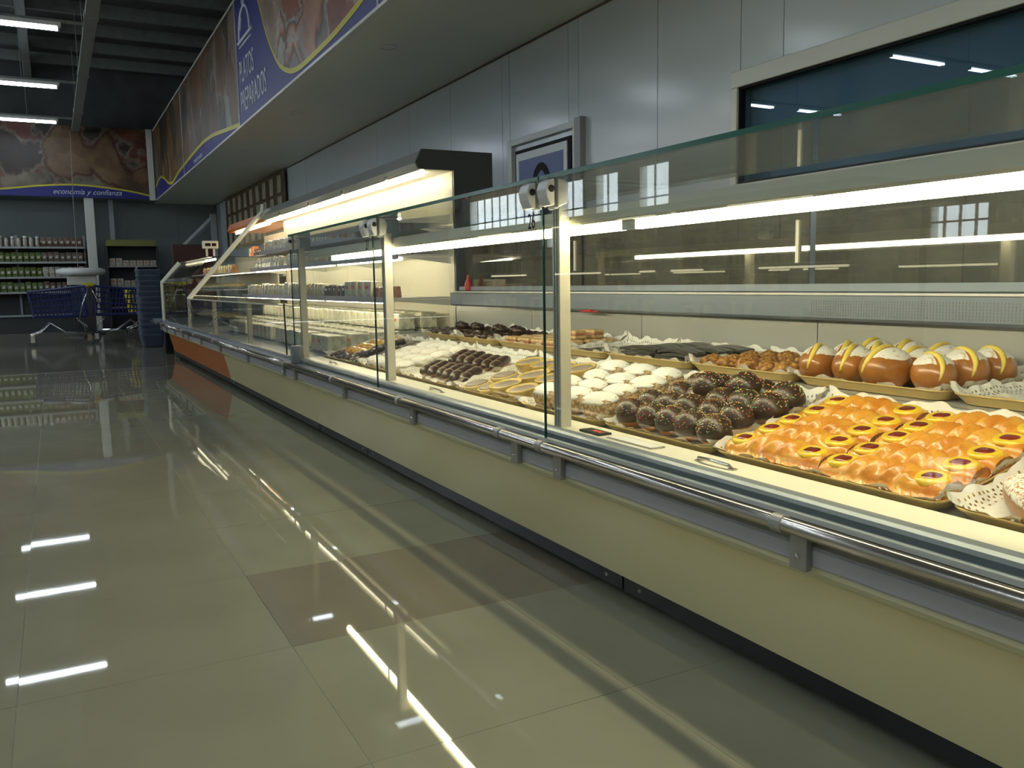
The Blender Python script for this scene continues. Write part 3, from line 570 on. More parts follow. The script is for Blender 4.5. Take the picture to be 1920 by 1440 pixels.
# ---- opposite wall cooler, seen only as a reflection in the glass
opp = thing('wall_cooler', 'long lit wall cooler across the aisle, seen only reflected in the glass', 'refrigerator', (-4.4, 8, 0))
ob('carcass', MB().box(-5.0, -4.9, 5.4, 14, 0, 1.8).box(-4.9, -3.95, 5.4, 14, 0, .4).box(-4.9, -4.1, 5.4, 14, 1.74, 1.8), K['dark_grey'], opp)
for y in (5.43, 8.3, 11.1, 13.97): ob('divider', MB().box(-4.9, -4.0, y-.03, y+.03, .4, 1.74), K['wall_plain'], opp)
for z in (.7, 1.05, 1.4):
    ob('shelf', MB().box(-4.9, -4.25, 5.45, 13.95, z-.02, z), K['shelf_metal'], opp)
L_OPP = emit('opposite_tube', COL_CASE, 4.5)
for z in (1.03, 1.72):
    for k in range(4): ob('light_tube', MB().tube([(-4.2, 5.6+2.1*k+.5*(z > 1.5), z-.03), (-4.2, 6.8+2.1*k+.5*(z > 1.5), z-.03)], .012, 8), L_OPP, opp, smooth=True)
goods = {}
for k in ('pack_brown', 'pack_pale', 'pack_green', 'pack_yellow', 'pack_dark'):
    m = MB()
    for z in (.4, .7, 1.05, 1.4):
        for i in range(24):
            y = 5.5 + 8.2*random.random(); h = random.uniform(.14, .26); m.box(-4.8, -4.35, y, y+random.uniform(.1, .2), z, z+h)
    q = ob('goods', m, K[k], opp); q['kind'] = 'stuff'
# ================================================================== gold trays, paper doilies and pastries
def rrect(hx, hy, r, n=5):
    out = []
    for cx, cy, a0 in ((hx-r, hy-r, 0), (-hx+r, hy-r, PI/2), (-hx+r, -hy+r, PI), (hx-r, -hy+r, 1.5*PI)):
        for k in range(n+1):
            a = a0+PI/2*k/n; out.append((cx+r*math.cos(a), cy+r*math.sin(a)))
    return out
def tray_mesh(d, w):
    loops = [(d/2-.030, w/2-.030, .004), (d/2-.020, w/2-.020, .008), (d/2-.006, w/2-.006, .027), (d/2, w/2, .029), (d/2, w/2, .026), (d/2-.004, w/2-.004, .022), (d/2-.019, w/2-.019, .002), (d/2-.026, w/2-.026, 0)]
    vs = []; fs = []; n = 0
    for hx, hy, z in loops:
        rr = rrect(hx, hy, .035); n = len(rr); vs += [(x, y, z) for x, y in rr]
    for i in range(len(loops)-1):
        for k in range(n): fs.append((i*n+k, i*n+(k+1) % n, (i+1)*n+(k+1) % n, (i+1)*n+k))
    fs += [tuple(range(n)), tuple(range((len(loops)-1)*n, len(loops)*n))[::-1]]
    return MB().add(vs, fs)
def doily_mesh(d, w, seed, lift=.030, frontlift=.020):
    rnd = random.Random(seed); ph = [rnd.uniform(0, 6.28) for _ in range(6)]
    D, Wd = d+.012, w+.012; nu, nv = round(D/.0046), round(Wd/.0046)
    def fn(u, v):
        x = (u-.5)*D; y = (v-.5)*Wd
        ex = D/2-abs(x); ey = Wd/2-abs(y); e = min(ex, ey)
        t = max(0, 1-e/.045)
        s = y if ex < ey else x
        l = frontlift if (ex < ey and x < 0) else (lift+.018 if ex < ey else lift)
        z = .0095 + t*t*l + t*t*.006*math.sin(s*38+ph[0]) + t**3*.004*math.sin(s*83+ph[1])
        c = max(0, 1-math.hypot(max(0, ex), max(0, ey))/.09); z += c*c*.022*(.5+.5*math.sin(ph[2+int(x > 0)+2*int(y > 0)]))
        o = .006*abs(math.sin(s*70))*t*t
        sx = math.copysign(1, x); sy = math.copysign(1, y)
        if ex < ey: x += sx*(o-.012*t*t)
        else: y += sy*(o-.012*t*t)
        return (x, y, z+rnd.uniform(-.0003, .0003))
    def skip(i, j):
        e = min(i, j, nu-1-i, nv-1-j); s = i if min(j, nv-1-j) <= min(i, nu-1-i) else j
        if e == 2: return s % 3 == 1
        if e == 4: return s % 4 == 0
        if e == 5: return s % 8 in (2, 6)
        if e == 7: return s % 8 in (0, 4)
        return False
    return MB().grid(nu, nv, fn, skip)
SLOPE = Matrix.Rotation(-SL, 4, 'Y')
def deck_pt(p, y, h=0.0, upper=False):        # p = distance from the tray middle towards the back
    if upper: return Vector((2.065+p, y, .5905+h))
    c = Vector((1.600, 0, .4525+(1.600-1.372)*.095/.45*1.021)); return Vector((c.x+p*math.cos(SL)-h*math.sin(SL), y, c.z+p*math.sin(SL)+h*math.cos(SL)))
TR = []
def put_tray(y0, y1, what, upper=False, seed=1, doily=True):
    d = .385 if upper else .425; w = y1-y0; yc = (y0+y1)/2; shelf = 'upper shelf' if upper else 'lower deck'
    R = Matrix.Identity(4) if upper else SLOPE
    t = ob('serving_tray', tray_mesh(d, w), K['tray_gold'], smooth=False); t.location = deck_pt(0, yc, 0, upper); t.rotation_euler = R.to_euler()
    T(t, 'gold plastic tray holding %s on the %s' % (what, shelf), 'tray', 'gold trays in the pastry counter')
    if doily:
        q = ob('paper_doily', doily_mesh(d-.01, w-.006, seed), K['paper'], smooth=True); q.location = deck_pt(0, yc, 0.0005, upper); q.rotation_euler = R.to_euler()
        T(q, 'white paper lace doily under %s' % what, 'doily', 'lace doilies in the pastry counter')
    def place(st, p, dy, yaw, label, cat, group, h=.0115, scale=1.0):
        return st.put(deck_pt(p, yc+dy, h, upper), R @ Matrix.Rotation(yaw, 4, 'Z'), label, cat, group, scale)
    return place
U = random.uniform
# --- chocolate balls with sprinkles
def stamp_ball(seed):
    random.seed(seed); r = thing('chocolate_bun', 'x', 'pastry')
    ob('bun', MB().blob(.0375, .0375, .027, 18, 8, (0, 0, .024), -.88, .5), K['bun'], r, smooth=True, local=True)
    ob('chocolate_coat', MB().blob(.0415, .0415, .040, 20, 10, (0, 0, .030), -.28, 1, jit=.012), K['choc'], r, smooth=True, local=True)
    for k, n in (('r', 40), ('g', 30), ('y', 55), ('w', 34)):
        m = MB()
        for _ in range(n):
            a = U(0, 2*PI); t = math.acos(U(.25, 1)); R = .0418
            c = Vector((R*math.sin(t)*math.cos(a), R*math.sin(t)*math.sin(a), .030+.0402*math.cos(t)))
            d = Vector((U(-1, 1), U(-1, 1), U(-.4, .4))).normalized()*.0016
            m.tube([c-d, c+d], .00068, 4)
        ob('sprinkles', m, K['spr_'+k], r, local=True)['kind'] = 'stuff'
    return Stamp(r)
balls = [stamp_ball(3), stamp_ball(5)]
random.seed(21)
pl = put_tray(1.575, 2.045, 'the sprinkled chocolate buns', seed=2)
rown = ['front row', 'second row', 'middle row', 'fourth row', 'back row']; row4 = ['front row', 'second row', 'third row', 'back row']
for i in range(4):
    n = 5
    for j in range(n):
        pl(balls[(i+j) % 2], -.145+i*.092+U(-.004, .004), (j-(n-1)/2)*.088+(.012 if i % 2 else -.012)+U(-.004, .004), U(0, 6.28), 'round chocolate-coated bun with coloured sprinkles, in the %s of its tray' % row4[i], 'pastry', 'sprinkled chocolate buns', scale=U(1.07, 1.2))
for j, (p, dy) in enumerate(((.05, .05), (.085, -.06))): pl(balls[j], p, dy, 1.1, 'chocolate-coated sprinkled bun piled on top of the others', 'pastry', 'sprinkled chocolate buns', h=.048, scale=1.12)
# --- glazed plaited pastries with jam windows
def stamp_plait(seed):
    random.seed(seed); L2, W2, H = .140, .043, .042; ph = U(0, 6); r = thing('jam_plait', 'x', 'pastry')
    m = MB(); nu, nv = 64, 20
    def top(u, v):
        s = (u-.5)*2; t = (v-.5)*2
        endf = max(0, (abs(s)-.80)/.20); wid = W2*(1-.16*endf*endf)*(1+.05*math.sin(s*9+ph)); hh = H*(1-.22*endf*endf)
        prof_ = max(0, 1-abs(t)**2.6)**.55
        z = hh*(.25+.75*prof_)
        if abs(s) < .52:
            k = min(1, (.52-abs(s))/.1)*(prof_**.6)
            z += k*(.0085*(1-1.6*abs(math.sin(s*10.5+t*1.5+ph))**1.6)+.0015*math.sin(s*33+t*6))+.004*k
        w_ = math.exp(-((abs(s)-.72)/.14)**2-(t/.55)**2); z -= .008*w_
        z += .0006*math.sin(s*40+t*17+seed)
        return (t*wid, s*L2, z)
    m.grid(nu, nv, top)
    n0 = len(m.v); edge = [i*(nv+1) for i in range(nu+1)] + [nu*(nv+1)+j for j in range(1, nv+1)] + [i*(nv+1)+nv for i in range(nu-1, -1, -1)] + [j for j in range(nv-1, 0, -1)]
    vs = [(m.v[i][0]*(.93+.05*math.sin(q*1.7)), m.v[i][1]*.97, 0.0) for q, i in enumerate(edge)]; m.v += vs
    ne = len(edge)
    m.f += [(edge[k], edge[(k+1) % ne], n0+(k+1) % ne, n0+k) for k in range(ne)]; m.f.append(tuple(n0+k for k in range(ne))[::-1])
    ob('crust', m, K['pastry'], r, smooth=True, local=True)
    for s in (-1, 1):
        cyy = s*.72*L2; zc = H*.84
        cu_ = ob('custard', MB().lathe([(.0365, -.004), (.033, .0035), (.026, .0075), (.020, .0065), (.016, .002), (.004, .0)], 20, (0, cyy, zc), sy=1.0, sx=.9), K['custard'], r, smooth=True, local=True)
        jm = MB().blob(.0175, .0195, .0085, 14, 6, (.001*s, cyy, zc+.0005), -.1, 1, pw=.62); ob('jam', jm, K['jam'], r, smooth=True, local=True)
    return Stamp(r)
plaits = [stamp_plait(s) for s in (1, 2, 3)]
random.seed(33)
pl = put_tray(.955, 1.565, 'the glazed jam plaits', seed=3)
pos = ['the row against the front glass', 'the second row from the glass', 'the middle row', 'the fourth row from the glass', 'the rearmost row']
for i in range(5):
    for j, side in ((0, 'nearer the chocolate buns'), (1, 'nearer the sugared rolls')):
        pl(plaits[(2*i+j) % 3], -.152+.079*i+U(-.004, .004), (.146, -.146)[j]+U(-.006, .006), U(-.05, .05)+PI*(i % 2), 'glazed jam plait in %s, %s' % (pos[i], side), 'pastry', 'jam plaits')
# --- sugared long rolls (nearest tray)
def stamp_roll():
    r = thing('sugared_roll', 'x', 'pastry')
    ob('roll', MB().blob(.040, .098, .034, 20, 12, (0, 0, .030), -.9, 1, pw=.86), K['brioche'], r, smooth=True, local=True)
    ob('sugar_dusting', MB().blob(.0406, .0985, .0348, 24, 10, (0, 0, .030), .30, 1, pw=.86), K['sugar_thin'], r, smooth=True, local=True)
    return Stamp(r)
rolls = stamp_roll(); pl = put_tray(.36, .945, 'the sugared long rolls', seed=4)
for i in range(4):
    for j in range(2): pl(rolls, -.15+.098*i, (.165, -.10)[j]+U(-.01, .01), U(-.1, .1)-.62, 'long brown roll dusted with sugar, %s of its tray, %s' % (['front row', 'second row', 'third row', 'back row'][i], ('beside the jam plaits', 'away from the jam plaits')[j]), 'bread roll', 'sugared long rolls')
# --- powdered oblong cakes with crumb sides
def stamp_powder(rx=.033, ry=.050, h=.028, crumb=True):
    r = thing('powdered_cake', 'x', 'pastry')
    ob('sponge', MB().blob(rx, ry, h, 20, 8, (0, 0, h*.9), -.95, .62, jit=.05, pw=.72), K['crumb' if crumb else 'bread'], r, smooth=True, local=True)
    ob('icing_sugar', MB().blob(rx*1.02, ry*1.02, h*1.04, 20, 7, (0, 0, h*.9), .28 if crumb else -.2, 1, jit=.02, pw=.76), K['sugar'], r, smooth=True, local=True)
    return Stamp(r)
pow1 = stamp_powder(); pl = put_tray(2.06, 2.55, 'the crumb-sided powdered cakes', seed=5); random.seed(5)
for i in range(4):
    for j in range(3): pl(pow1, -.140+.094*i+U(-.005, .005), (j-1)*.146+(i % 2)*.03-.015, U(-.25, .25), 'oblong cake with crumb-coated sides and icing sugar top, in the %s of its tray' % row4[i], 'pastry', 'crumb-sided powdered cakes', scale=U(1.3, 1.42))
# --- tartlets
def stamp_tart():
    r = thing('custard_tartlet', 'x', 'pastry')
    ob('shell', MB().lathe([(.034, 0), (.046, .028), (.049, .032), (.046, .034), (.041, .029), (.038, .026), (.01, .026)], 36, flute=.03, nf=14), K['tart_shell'], r, smooth=True, local=True)
    ob('filling', MB().lathe([(.0405, .027), (.036, .031), (.02, .033), (.004, .0335)], 24), K['tart_fill'], r, smooth=True, local=True)
    return Stamp(r)
def stamp_biscuit():
    r = thing('round_biscuit', 'x', 'pastry')
    ob('biscuit', MB().lathe([(.036, 0), (.040, .004), (.039, .010), (.034, .0125)], 24), K['tart_shell'], r, smooth=True, local=True)
    ob('icing', MB().lathe([(.033, .0125), (.029, .0155), (.01, .0165)], 20), K['tart_fill'], r, smooth=True, local=True); return Stamp(r)
tart = stamp_tart(); bis = stamp_biscuit(); pl = put_tray(2.565, 3.10, 'the custard tartlets', seed=6)
for i in range(3):
    for j in range(4):
        f = (j > 1 and i < 2)
        if f: pl(bis, -.14+.128*i, (j-1.5)*.128, 0, 'flat round iced biscuit beside the custard tartlets', 'biscuit', 'flat iced biscuits', scale=1.45)
        else: pl(tart, -.14+.128*i, (j-1.5)*.128+.004*i, i+j, 'round fluted custard tartlet with a grey-brown filling, %s of its tray' % ['front row', 'middle row', 'back row'][i], 'pastry', 'custard tartlets', scale=U(1.2, 1.34))
# --- eclairs
def stamp_eclair():
    r = thing('chocolate_eclair', 'x', 'pastry')
    ob('choux', MB().blob(.022, .070, .019, 16, 8, (0, 0, .017), -.9, .4, pw=.85), K['bun'], r, smooth=True, local=True)
    ob('chocolate_icing', MB().blob(.0225, .071, .0195, 16, 8, (0, 0, .0175), -.25, 1, pw=.85), K['choc'], r, smooth=True, local=True)
    m = MB()
    for k in range(3):
        c = -.035+.035*k; m.tube([(-.020, c-.006, .026), (-.010, c-.002, .0355), (.004, c+.002, .0375), (.014, c+.005, .0335), (.020, c+.007, .026)], .0007, 5)
    ob('drizzle', m, K['drizzle'], r, smooth=True, local=True); return Stamp(r)
ecl = stamp_eclair(); pl = put_tray(3.115, 3.70, 'the chocolate eclairs', seed=7); random.seed(9)
for i in range(2):
    for j in range(6): pl(ecl, -.088+.168*i, (j-2.5)*.083+.05*i-.02, -.95+U(-.06, .06), 'dark chocolate eclair with pale drizzle, %s half of its tray' % ('front', 'rear')[i], 'pastry', 'chocolate eclairs', scale=U(1.2, 1.36))
# --- flat powdered pastries
pow2 = stamp_powder(.036, .052, .020, False); pl = put_tray(3.715, 4.30, 'the flat white powdered pastries', seed=8)
for i in range(4):
    for j in range(4): pl(pow2, -.145+.097*i, (j-1.5)*.138, U(-.3, .3), 'flat pastry thickly covered in white icing sugar, in the %s of its tray' % row4[i], 'pastry', 'flat white powdered pastries', scale=U(1.2, 1.32))
# --- fruit pastries and dark chocolate palmiers at the far end
def stamp_lump(name, mt, rx, ry, rz, jit, part, part2=None):
    r = thing(name, 'x', 'pastry'); m = MB()
    m.blob(rx, ry, rz, 14, 7, (0, 0, rz*.85), -.9, 1, jit=jit); ob(part, m, K[mt], r, smooth=True, local=True)
    if part2:
        q = MB()
        for _ in range(9):
            a = U(0, 6.28); d = U(0, .75); q.blob(rx*.26, ry*.26, rz*.42, 8, 5, (rx*d*math.cos(a), ry*d*math.sin(a), rz*1.62-rz*.5*d), -.6, 1, jit=.15)
        ob(part2[0], q, K[part2[1]], r, smooth=True, local=True)
    return Stamp(r)
random.seed(12)
fru = stamp_lump('fruit_pastry', 'fruit', .040, .044, .020, .14, 'pastry', ('fruit_topping', 'fruit'))
def stamp_palm():
    r = thing('chocolate_palmier', 'x', 'pastry'); m = MB()
    for s in (-1, 1):
        m.tube([(.030*math.cos(a)*(1-a/14), s*(.024+.022*math.sin(a)*(1-a/14)), .013) for a in [k*.5 for k in range(14)]], .0125, 8)
    m.tube([(-.034, 0, .012), (.03, 0, .012)], .012, 8)
    ob('palmier', m, K['choc'], r, smooth=True, local=True); return Stamp(r)
palm = stamp_palm(); pl = put_tray(4.315, 4.95, 'the fruit pastries and chocolate palmiers', seed=9)
for i in range(5):
    for j in range(6):
        near = j < 3 or i == 0
        if near: pl(palm, -.150+.08*i, (j-2.5)*.098, U(0, 6), 'dark chocolate palmier at the far end of the counter', 'pastry', 'chocolate palmiers')
        else: pl(fru, -.150+.08*i, (j-2.5)*.098, U(0, 6), 'orange glazed fruit pastry at the far end of the counter', 'pastry', 'orange fruit pastries')
for j in range(4): pl(palm, -.10+.07*j, -.16+.03*j, U(0, 6), 'dark chocolate palmier piled on the others at the far end of the counter', 'pastry', 'chocolate palmiers', h=.036)
# ---------------- upper shelf
def stamp_cream():
    r = thing('cream_bun', 'x', 'pastry'); rx, ry, rz, zc = .062, .043, .043, .038
    cut = lambda x, y, z: (x, y*(1-.0), z)
    ob('bun', MB().blob(rx, ry, rz, 26, 14, (0, 0, zc), -.88, 1), K['brioche'], r, smooth=True, local=True)
    m = MB(); pts = []
    for k in range(17):
        t = -1.75+2.95*k/16; pts.append((1.005*rx*math.sin(t)*.98, .004+.006*math.sin(t*2), zc+1.0*rz*math.cos(t)*.99))
    m.tube(pts, [.002+.0045*math.sin(PI*k/16) for k in range(17)], 8); ob('cream_filling', m, K['cream_fill'], r, smooth=True, local=True)
    for s in (-1, 1):
        sm = MB(); n1, n2 = 10, 8
        def fn(u, v, s=s):
            a = -.95+1.9*u; w_ = math.sqrt(max(0, 1-(2*u-1)**2)); b = (.20+.92*v*w_)*s
            return (1.012*rx*math.sin(a)*math.cos(b), 1.014*ry*math.sin(b), zc+1.014*rz*math.cos(a)*math.cos(b))
        sm.grid(n1, n2, fn); o = ob('icing_sugar', sm, K['sugar_dust'], r, smooth=True, local=True)
    return Stamp(r)
crm = stamp_cream(); random.seed(15)
pl = put_tray(1.30, 1.775, 'the cream buns', True, seed=10)
for i in range(3):
    for j in range(4):
        lab = 'brown cream bun with sugar, %s of its tray, %s' % (['front row', 'middle row', 'back row'][i], ['nearest the camera', 'second from the camera', 'third from the camera', 'beside the nut pastries'][j])
        pl(crm, -.120+.115*i+(.012 if j == 0 else 0), (j-1.5)*.112+.03+U(-.006, .006)-(.02 if j == 0 else 0), (.9 if j == 0 else U(-.25, .25)+.12), lab, 'pastry', 'cream buns', scale=U(1.22, 1.34))
pl = put_tray(.76, 1.285, 'a bare doily at the near end', True, seed=11)
nut = stamp_lump('nut_pastry', 'nut', .042, .046, .024, .22, 'pastry', ('nuts', 'nut')); pl = put_tray(1.79, 2.24, 'the nut pastries', True, seed=12)
for i in range(4):
    for j in range(5): pl(nut, -.13+.085*i, (j-2)*.083, U(0, 6), 'small knobbly brown pastry topped with nuts, %s of its tray' % ['front row', 'second row', 'third row', 'back row'][i], 'pastry', 'nut pastries', scale=U(.85, 1.05))
def stamp_wafer():
    r = thing('chocolate_wafer', 'x', 'pastry'); m = MB()
    m.grid(14, 4, lambda u, v: ((v-.5)*.042, (u-.5)*.19, .011+.010*math.sin(PI*u)+.002*math.sin(v*PI)))
    n0 = len(m.v); b = MB().grid(14, 4, lambda u, v: ((v-.5)*.040, (u-.5)*.187, .002+.009*math.sin(PI*u)))
    b.f = [q[::-1] for q in b.f]; m.add(b.v, b.f)
    for i in range(14):
        for jj in (0, 4): a = i*5+jj; m.f.append((a, a+5, n0+a+5, n0+a))
    for jj in range(4):
        for i in (0, 70): a = i+jj; m.f.append((a, a+1, n0+a+1, n0+a))
    ob('chocolate_strip', m, K['wafer'], r, smooth=False, local=True); return Stamp(r)
waf = stamp_wafer(); pl = put_tray(2.25, 2.74, 'the dark chocolate strips', True, seed=13); random.seed(19)
for lay in range(3):
    for i in range(6):
        for j in range(2): pl(waf, -.13+.052*i+.01*lay, (j-.5)*.20+U(-.02, .02), U(-.22, .22), 'long dark chocolate-coated strip, %s layer of the pile' % ['bottom', 'middle', 'top'][lay], 'pastry', 'dark chocolate strips', h=.0115+.014*lay)
def stamp_slice():
    r = thing('filled_slice', 'x', 'pastry')
    ob('bottom_layer', MB().box(-.03, .03, -.05, .05, 0, .014), K['bread'], r, local=True, bevel=.004); ob('filling', MB().box(-.028, .028, -.048, .048, .014, .022), K['ham'], r, local=True)
    ob('top_layer', MB().box(-.03, .03, -.05, .05, .022, .038), K['bread'], r, local=True, bevel=.005); return Stamp(r)
sl = stamp_slice(); pl = put_tray(2.75, 3.10, 'the thin slices', True, seed=14)
for i in range(3):
    for j in range(3): pl(waf, -.10+.07*i, (j-1)*.09, U(-.2, .2), 'thin dark strip lying flat beside the layered slices', 'pastry', 'flat dark strips', scale=(1, .45, .6))
pl = put_tray(3.11, 3.67, 'the layered slices', True, seed=15)
for i in range(4):
    for j in range(4): pl(sl, -.13+.085*i, (j-1.5)*.125, U(-.06, .06), 'pale layered slice with brown filling on the upper shelf, %s' % ['front row', 'second row', 'third row', 'back row'][i], 'pastry', 'layered slices')
for j in range(2): pl(sl, -.02+.1*j, -.16, .1, 'pale layered slice stacked on top of another on the upper shelf', 'pastry', 'layered slices', h=.051)
random.seed(23); ck = stamp_lump('chocolate_cluster', 'choc', .034, .037, .022, .2, 'cluster', ('nuts', 'choc'))
for t_, (a, b) in enumerate(((3.68, 4.16), (4.17, 4.62))):
    pl = put_tray(a, b, 'the knobbly chocolate clusters, %s of two' % ('nearer' if t_ == 0 else 'farther'), True, seed=16+t_)
    for i in range(4):
        for j in range(6): pl(ck, -.125+.08*i, (j-2.5)*.074, U(0, 6), 'small knobbly dark chocolate cluster on the upper shelf, in the %s tray' % ('nearer' if t_ == 0 else 'farther'), 'pastry', 'chocolate clusters', scale=U(.9, 1.1))
    for j in range(4): pl(ck, .0+.03*(j % 2), (j-1.5)*.1, U(0, 6), 'small knobbly dark chocolate cluster heaped on top, in the %s tray' % ('nearer' if t_ == 0 else 'farther'), 'pastry', 'chocolate clusters', h=.042)
# ================================================================== packaged food in the coolers
def stamp_pack(name, w, d, h, mt, lb=None, taper=.8):
    r = thing(name, 'x', 'package')
    ob('pack', MB().add([(-d/2, -w/2, 0), (d/2, -w/2, 0), (d/2, w/2, 0), (-d/2, w/2, 0), (-d/2*taper, -w/2*taper, h), (d/2*taper, -w/2*taper, h), (d/2*taper, w/2*taper, h), (-d/2*taper, w/2*taper, h)],
                        [(0, 3, 2, 1), (4, 5, 6, 7), (0, 1, 5, 4), (1, 2, 6, 5), (2, 3, 7, 6), (3, 0, 4, 7)]), K[mt], r, local=True, bevel=.006)
    if lb:
        f = (1+taper)/2; x = -d/2*f-.0035
        l_ = ob('label_sticker', MB().box(-.0012, .0012, -w*.15, w*.15, -h*.10, h*.10), K[lb], r, local=True); l_.location = (x+.001, 0, h*.62); l_.rotation_euler = (0, math.atan2(d/2*(1-taper), h), 0)
    return Stamp(r)
random.seed(41)
PK = {'cream': stamp_pack('cheese_pack', .062, .09, .10, 'pack_cream', 'lbl_white'), 'white': stamp_pack('cheese_pack', .07, .09, .11, 'pack_white', 'pack_yellow'), 'yellow': stamp_pack('cheese_pack', .062, .08, .095, 'pack_yellow', 'lbl_white'),
      'orange': stamp_pack('cheese_pack', .06, .08, .085, 'pack_orange', 'lbl_white'), 'dark': stamp_pack('meat_pack', .10, .10, .085, 'pack_dark', 'lbl_white'), 'clear': stamp_pack('plastic_tub', .13, .12, .105, 'pack_clear', 'lbl_red', .92), 'ham': stamp_pack('meat_pack', .13, .11, .07, 'pack_ham', 'lbl_red', .9)}
PK['plain'] = stamp_pack('plastic_tub', .13, .12, .105, 'pack_clear', None, .92)
desc = {'cream': 'cream wedge pack of cheese', 'white': 'white pack with a yellow sticker', 'yellow': 'yellow pack of cheese', 'orange': 'orange pack of cheese', 'dark': 'dark vacuum pack', 'clear': 'clear tub with a red sticker', 'ham': 'reddish pack of sliced meat'}
wd = {'cream': .07, 'white': .078, 'yellow': .07, 'orange': .068, 'dark': .11, 'clear': .14, 'ham': .14}
shelfname = ['top shelf', 'middle shelf', 'lower shelf']
for i, (xf, z) in enumerate(SH):
    y = Y2+.08
    while y < Y3-.12:
        if i == 0: k = 'clear' if y < 5.9 else random.choice(['white', 'cream', 'clear', 'white'])
        elif i == 1: k = ('dark' if y < 5.9 and random.random() < .6 else random.choice(['cream', 'white', 'yellow', 'cream', 'orange' if y < 6.8 else 'cream']))
        else: k = ('ham' if y < 5.35 else 'clear' if y < 5.9 else 'dark' if y < 6.5 else random.choice(['cream', 'cream', 'yellow', 'white', 'cream']))
        y += wd[k]/2
        PK[k].put((xf+.075 + (.02 if k in ('clear', 'ham', 'dark') else 0), y, z+.001), Matrix.Rotation(U(-.08, .08), 4, 'Z'), '%s on the %s of the open cooler, %s' % (desc[k], shelfname[i], 'near end' if y < 6.2 else 'middle' if y < 7.9 else 'far end'), 'package', 'packs on the %s of the open cooler' % shelfname[i], scale=U(.93, 1.05))
        y += wd[k]/2+.004
# boxed tubs stacked on the cooler deck
rows5 = ['front', 'second', 'middle', 'fourth', 'back']
for row in range(5):
    x = 1.54+.155*row; z0 = .462+(x-1.268)/1.022*.038+.003
    for k in range(28):
        y = 5.25+k*.145
        if y > 9.4 or (row == 0 and (k % 7 == 3 or y > 8.6)): continue
        for lv in range((1, 1, 1, 2, 2)[row]):
            kk = 'clear' if random.random() < .3 else 'plain'
            PK[kk].put((x, y+U(-.006, .006), z0+.002+lv*.108), Matrix.Rotation(U(-.05, .05), 4, 'Z'), ('clear plastic tub with red sticker' if kk == 'clear' else 'plain clear plastic tub')+', %s row on the cooler floor%s, %s' % (rows5[row], ', stacked' if lv else '', 'near end' if y < 6.6 else 'middle' if y < 8 else 'far end'), 'tub', 'tubs on the cooler floor', scale=U(.97, 1.02))
# goods in the far deli case and the orange cooler
plate = thing('deli_tray', 'x', 'tray'); ob('dish', MB().lathe([(.10, 0), (.14, .025), (.145, .028), (.135, .024), (.09, .006)], 20), K['pack_white'], plate, local=True); ob('food', MB().blob(.115, .115, .05, 14, 6, (0, 0, .02), -.1, 1, jit=.15), K['pack_yellow'], plate, smooth=True, local=True)
pst = Stamp(plate)
for k in range(6): pst.put((1.75, 9.9+.36*k, .532), None, 'round dish of yellow salad on the floor of the far deli case', 'dish', 'dishes in the far deli case')
for k in range(5): pst.put((1.80, 9.85+.42*k, .874), None, 'round dish of yellow salad on the middle shelf of the far deli case', 'dish', 'dishes on the far deli shelf')
for k in range(14): PK[random.choice(['yellow', 'cream', 'orange', 'ham'])].put((1.78, 9.8+.15*k, 1.052), None, 'small pack on the upper shelf of the far deli case', 'package', 'packs on the far deli shelf', scale=.95)
T(ob('orange_cone', MB().lathe([(.055, 0), (.045, .05), (.03, .10), (.012, .14)], 14, (1.7, 11.72, .874)), K['pack_orange'], smooth=True), 'orange cone-shaped item on the far deli shelf near the slanted end', 'package')
for k in range(16):
    kk = 'orange' if 11.2 < 9.7+.125*k < 11.55 else random.choice(['dark', 'white', 'clear'])
    PK[kk].put((2.34, 9.7+.125*k, 1.281), None, '%s on the shelf under the orange hood' % desc[kk], 'package', 'packs under the orange hood', scale=(1, 1, 1.5) if kk == 'orange' else 1.0)
# scale on the deli case and dark red stand behind
scl = thing('weighing_scale', 'small grey weighing scale with a display head on top of the far deli case', 'scale', (1.86, 11.75, 1.226))
ob('pan', MB().box(1.74, 1.98, 11.62, 11.86, 1.226, 1.27), K['shelf_metal'], scl, bevel=.008); ob('stem', MB().box(1.80, 1.825, 11.82, 11.845, 1.27, 1.40).box(1.89, 1.915, 11.82, 11.845, 1.27, 1.40), K['frame_light'], scl)
hd = ob('display_head', MB().box(1.76, 1.96, 11.80, 11.865, 1.40, 1.50), K['frame_light'], scl, bevel=.008); ob('screen', MB().box(1.79, 1.86, 11.797, 11.80, 1.43, 1.47).box(1.875, 1.93, 11.797, 11.80, 1.43, 1.47), K['black'], hd)
rs = thing('display_stand', 'dark red upright stand behind the far deli case', 'stand', (1.85, 13.3, 0))
ob('panel', MB().box(1.56, 2.14, 13.25, 13.32, .1, 1.52), K['darkred'], rs); ob('base', MB().box(1.5, 2.2, 13.1, 13.5, 0, .1), K['dark_grey'], rs)
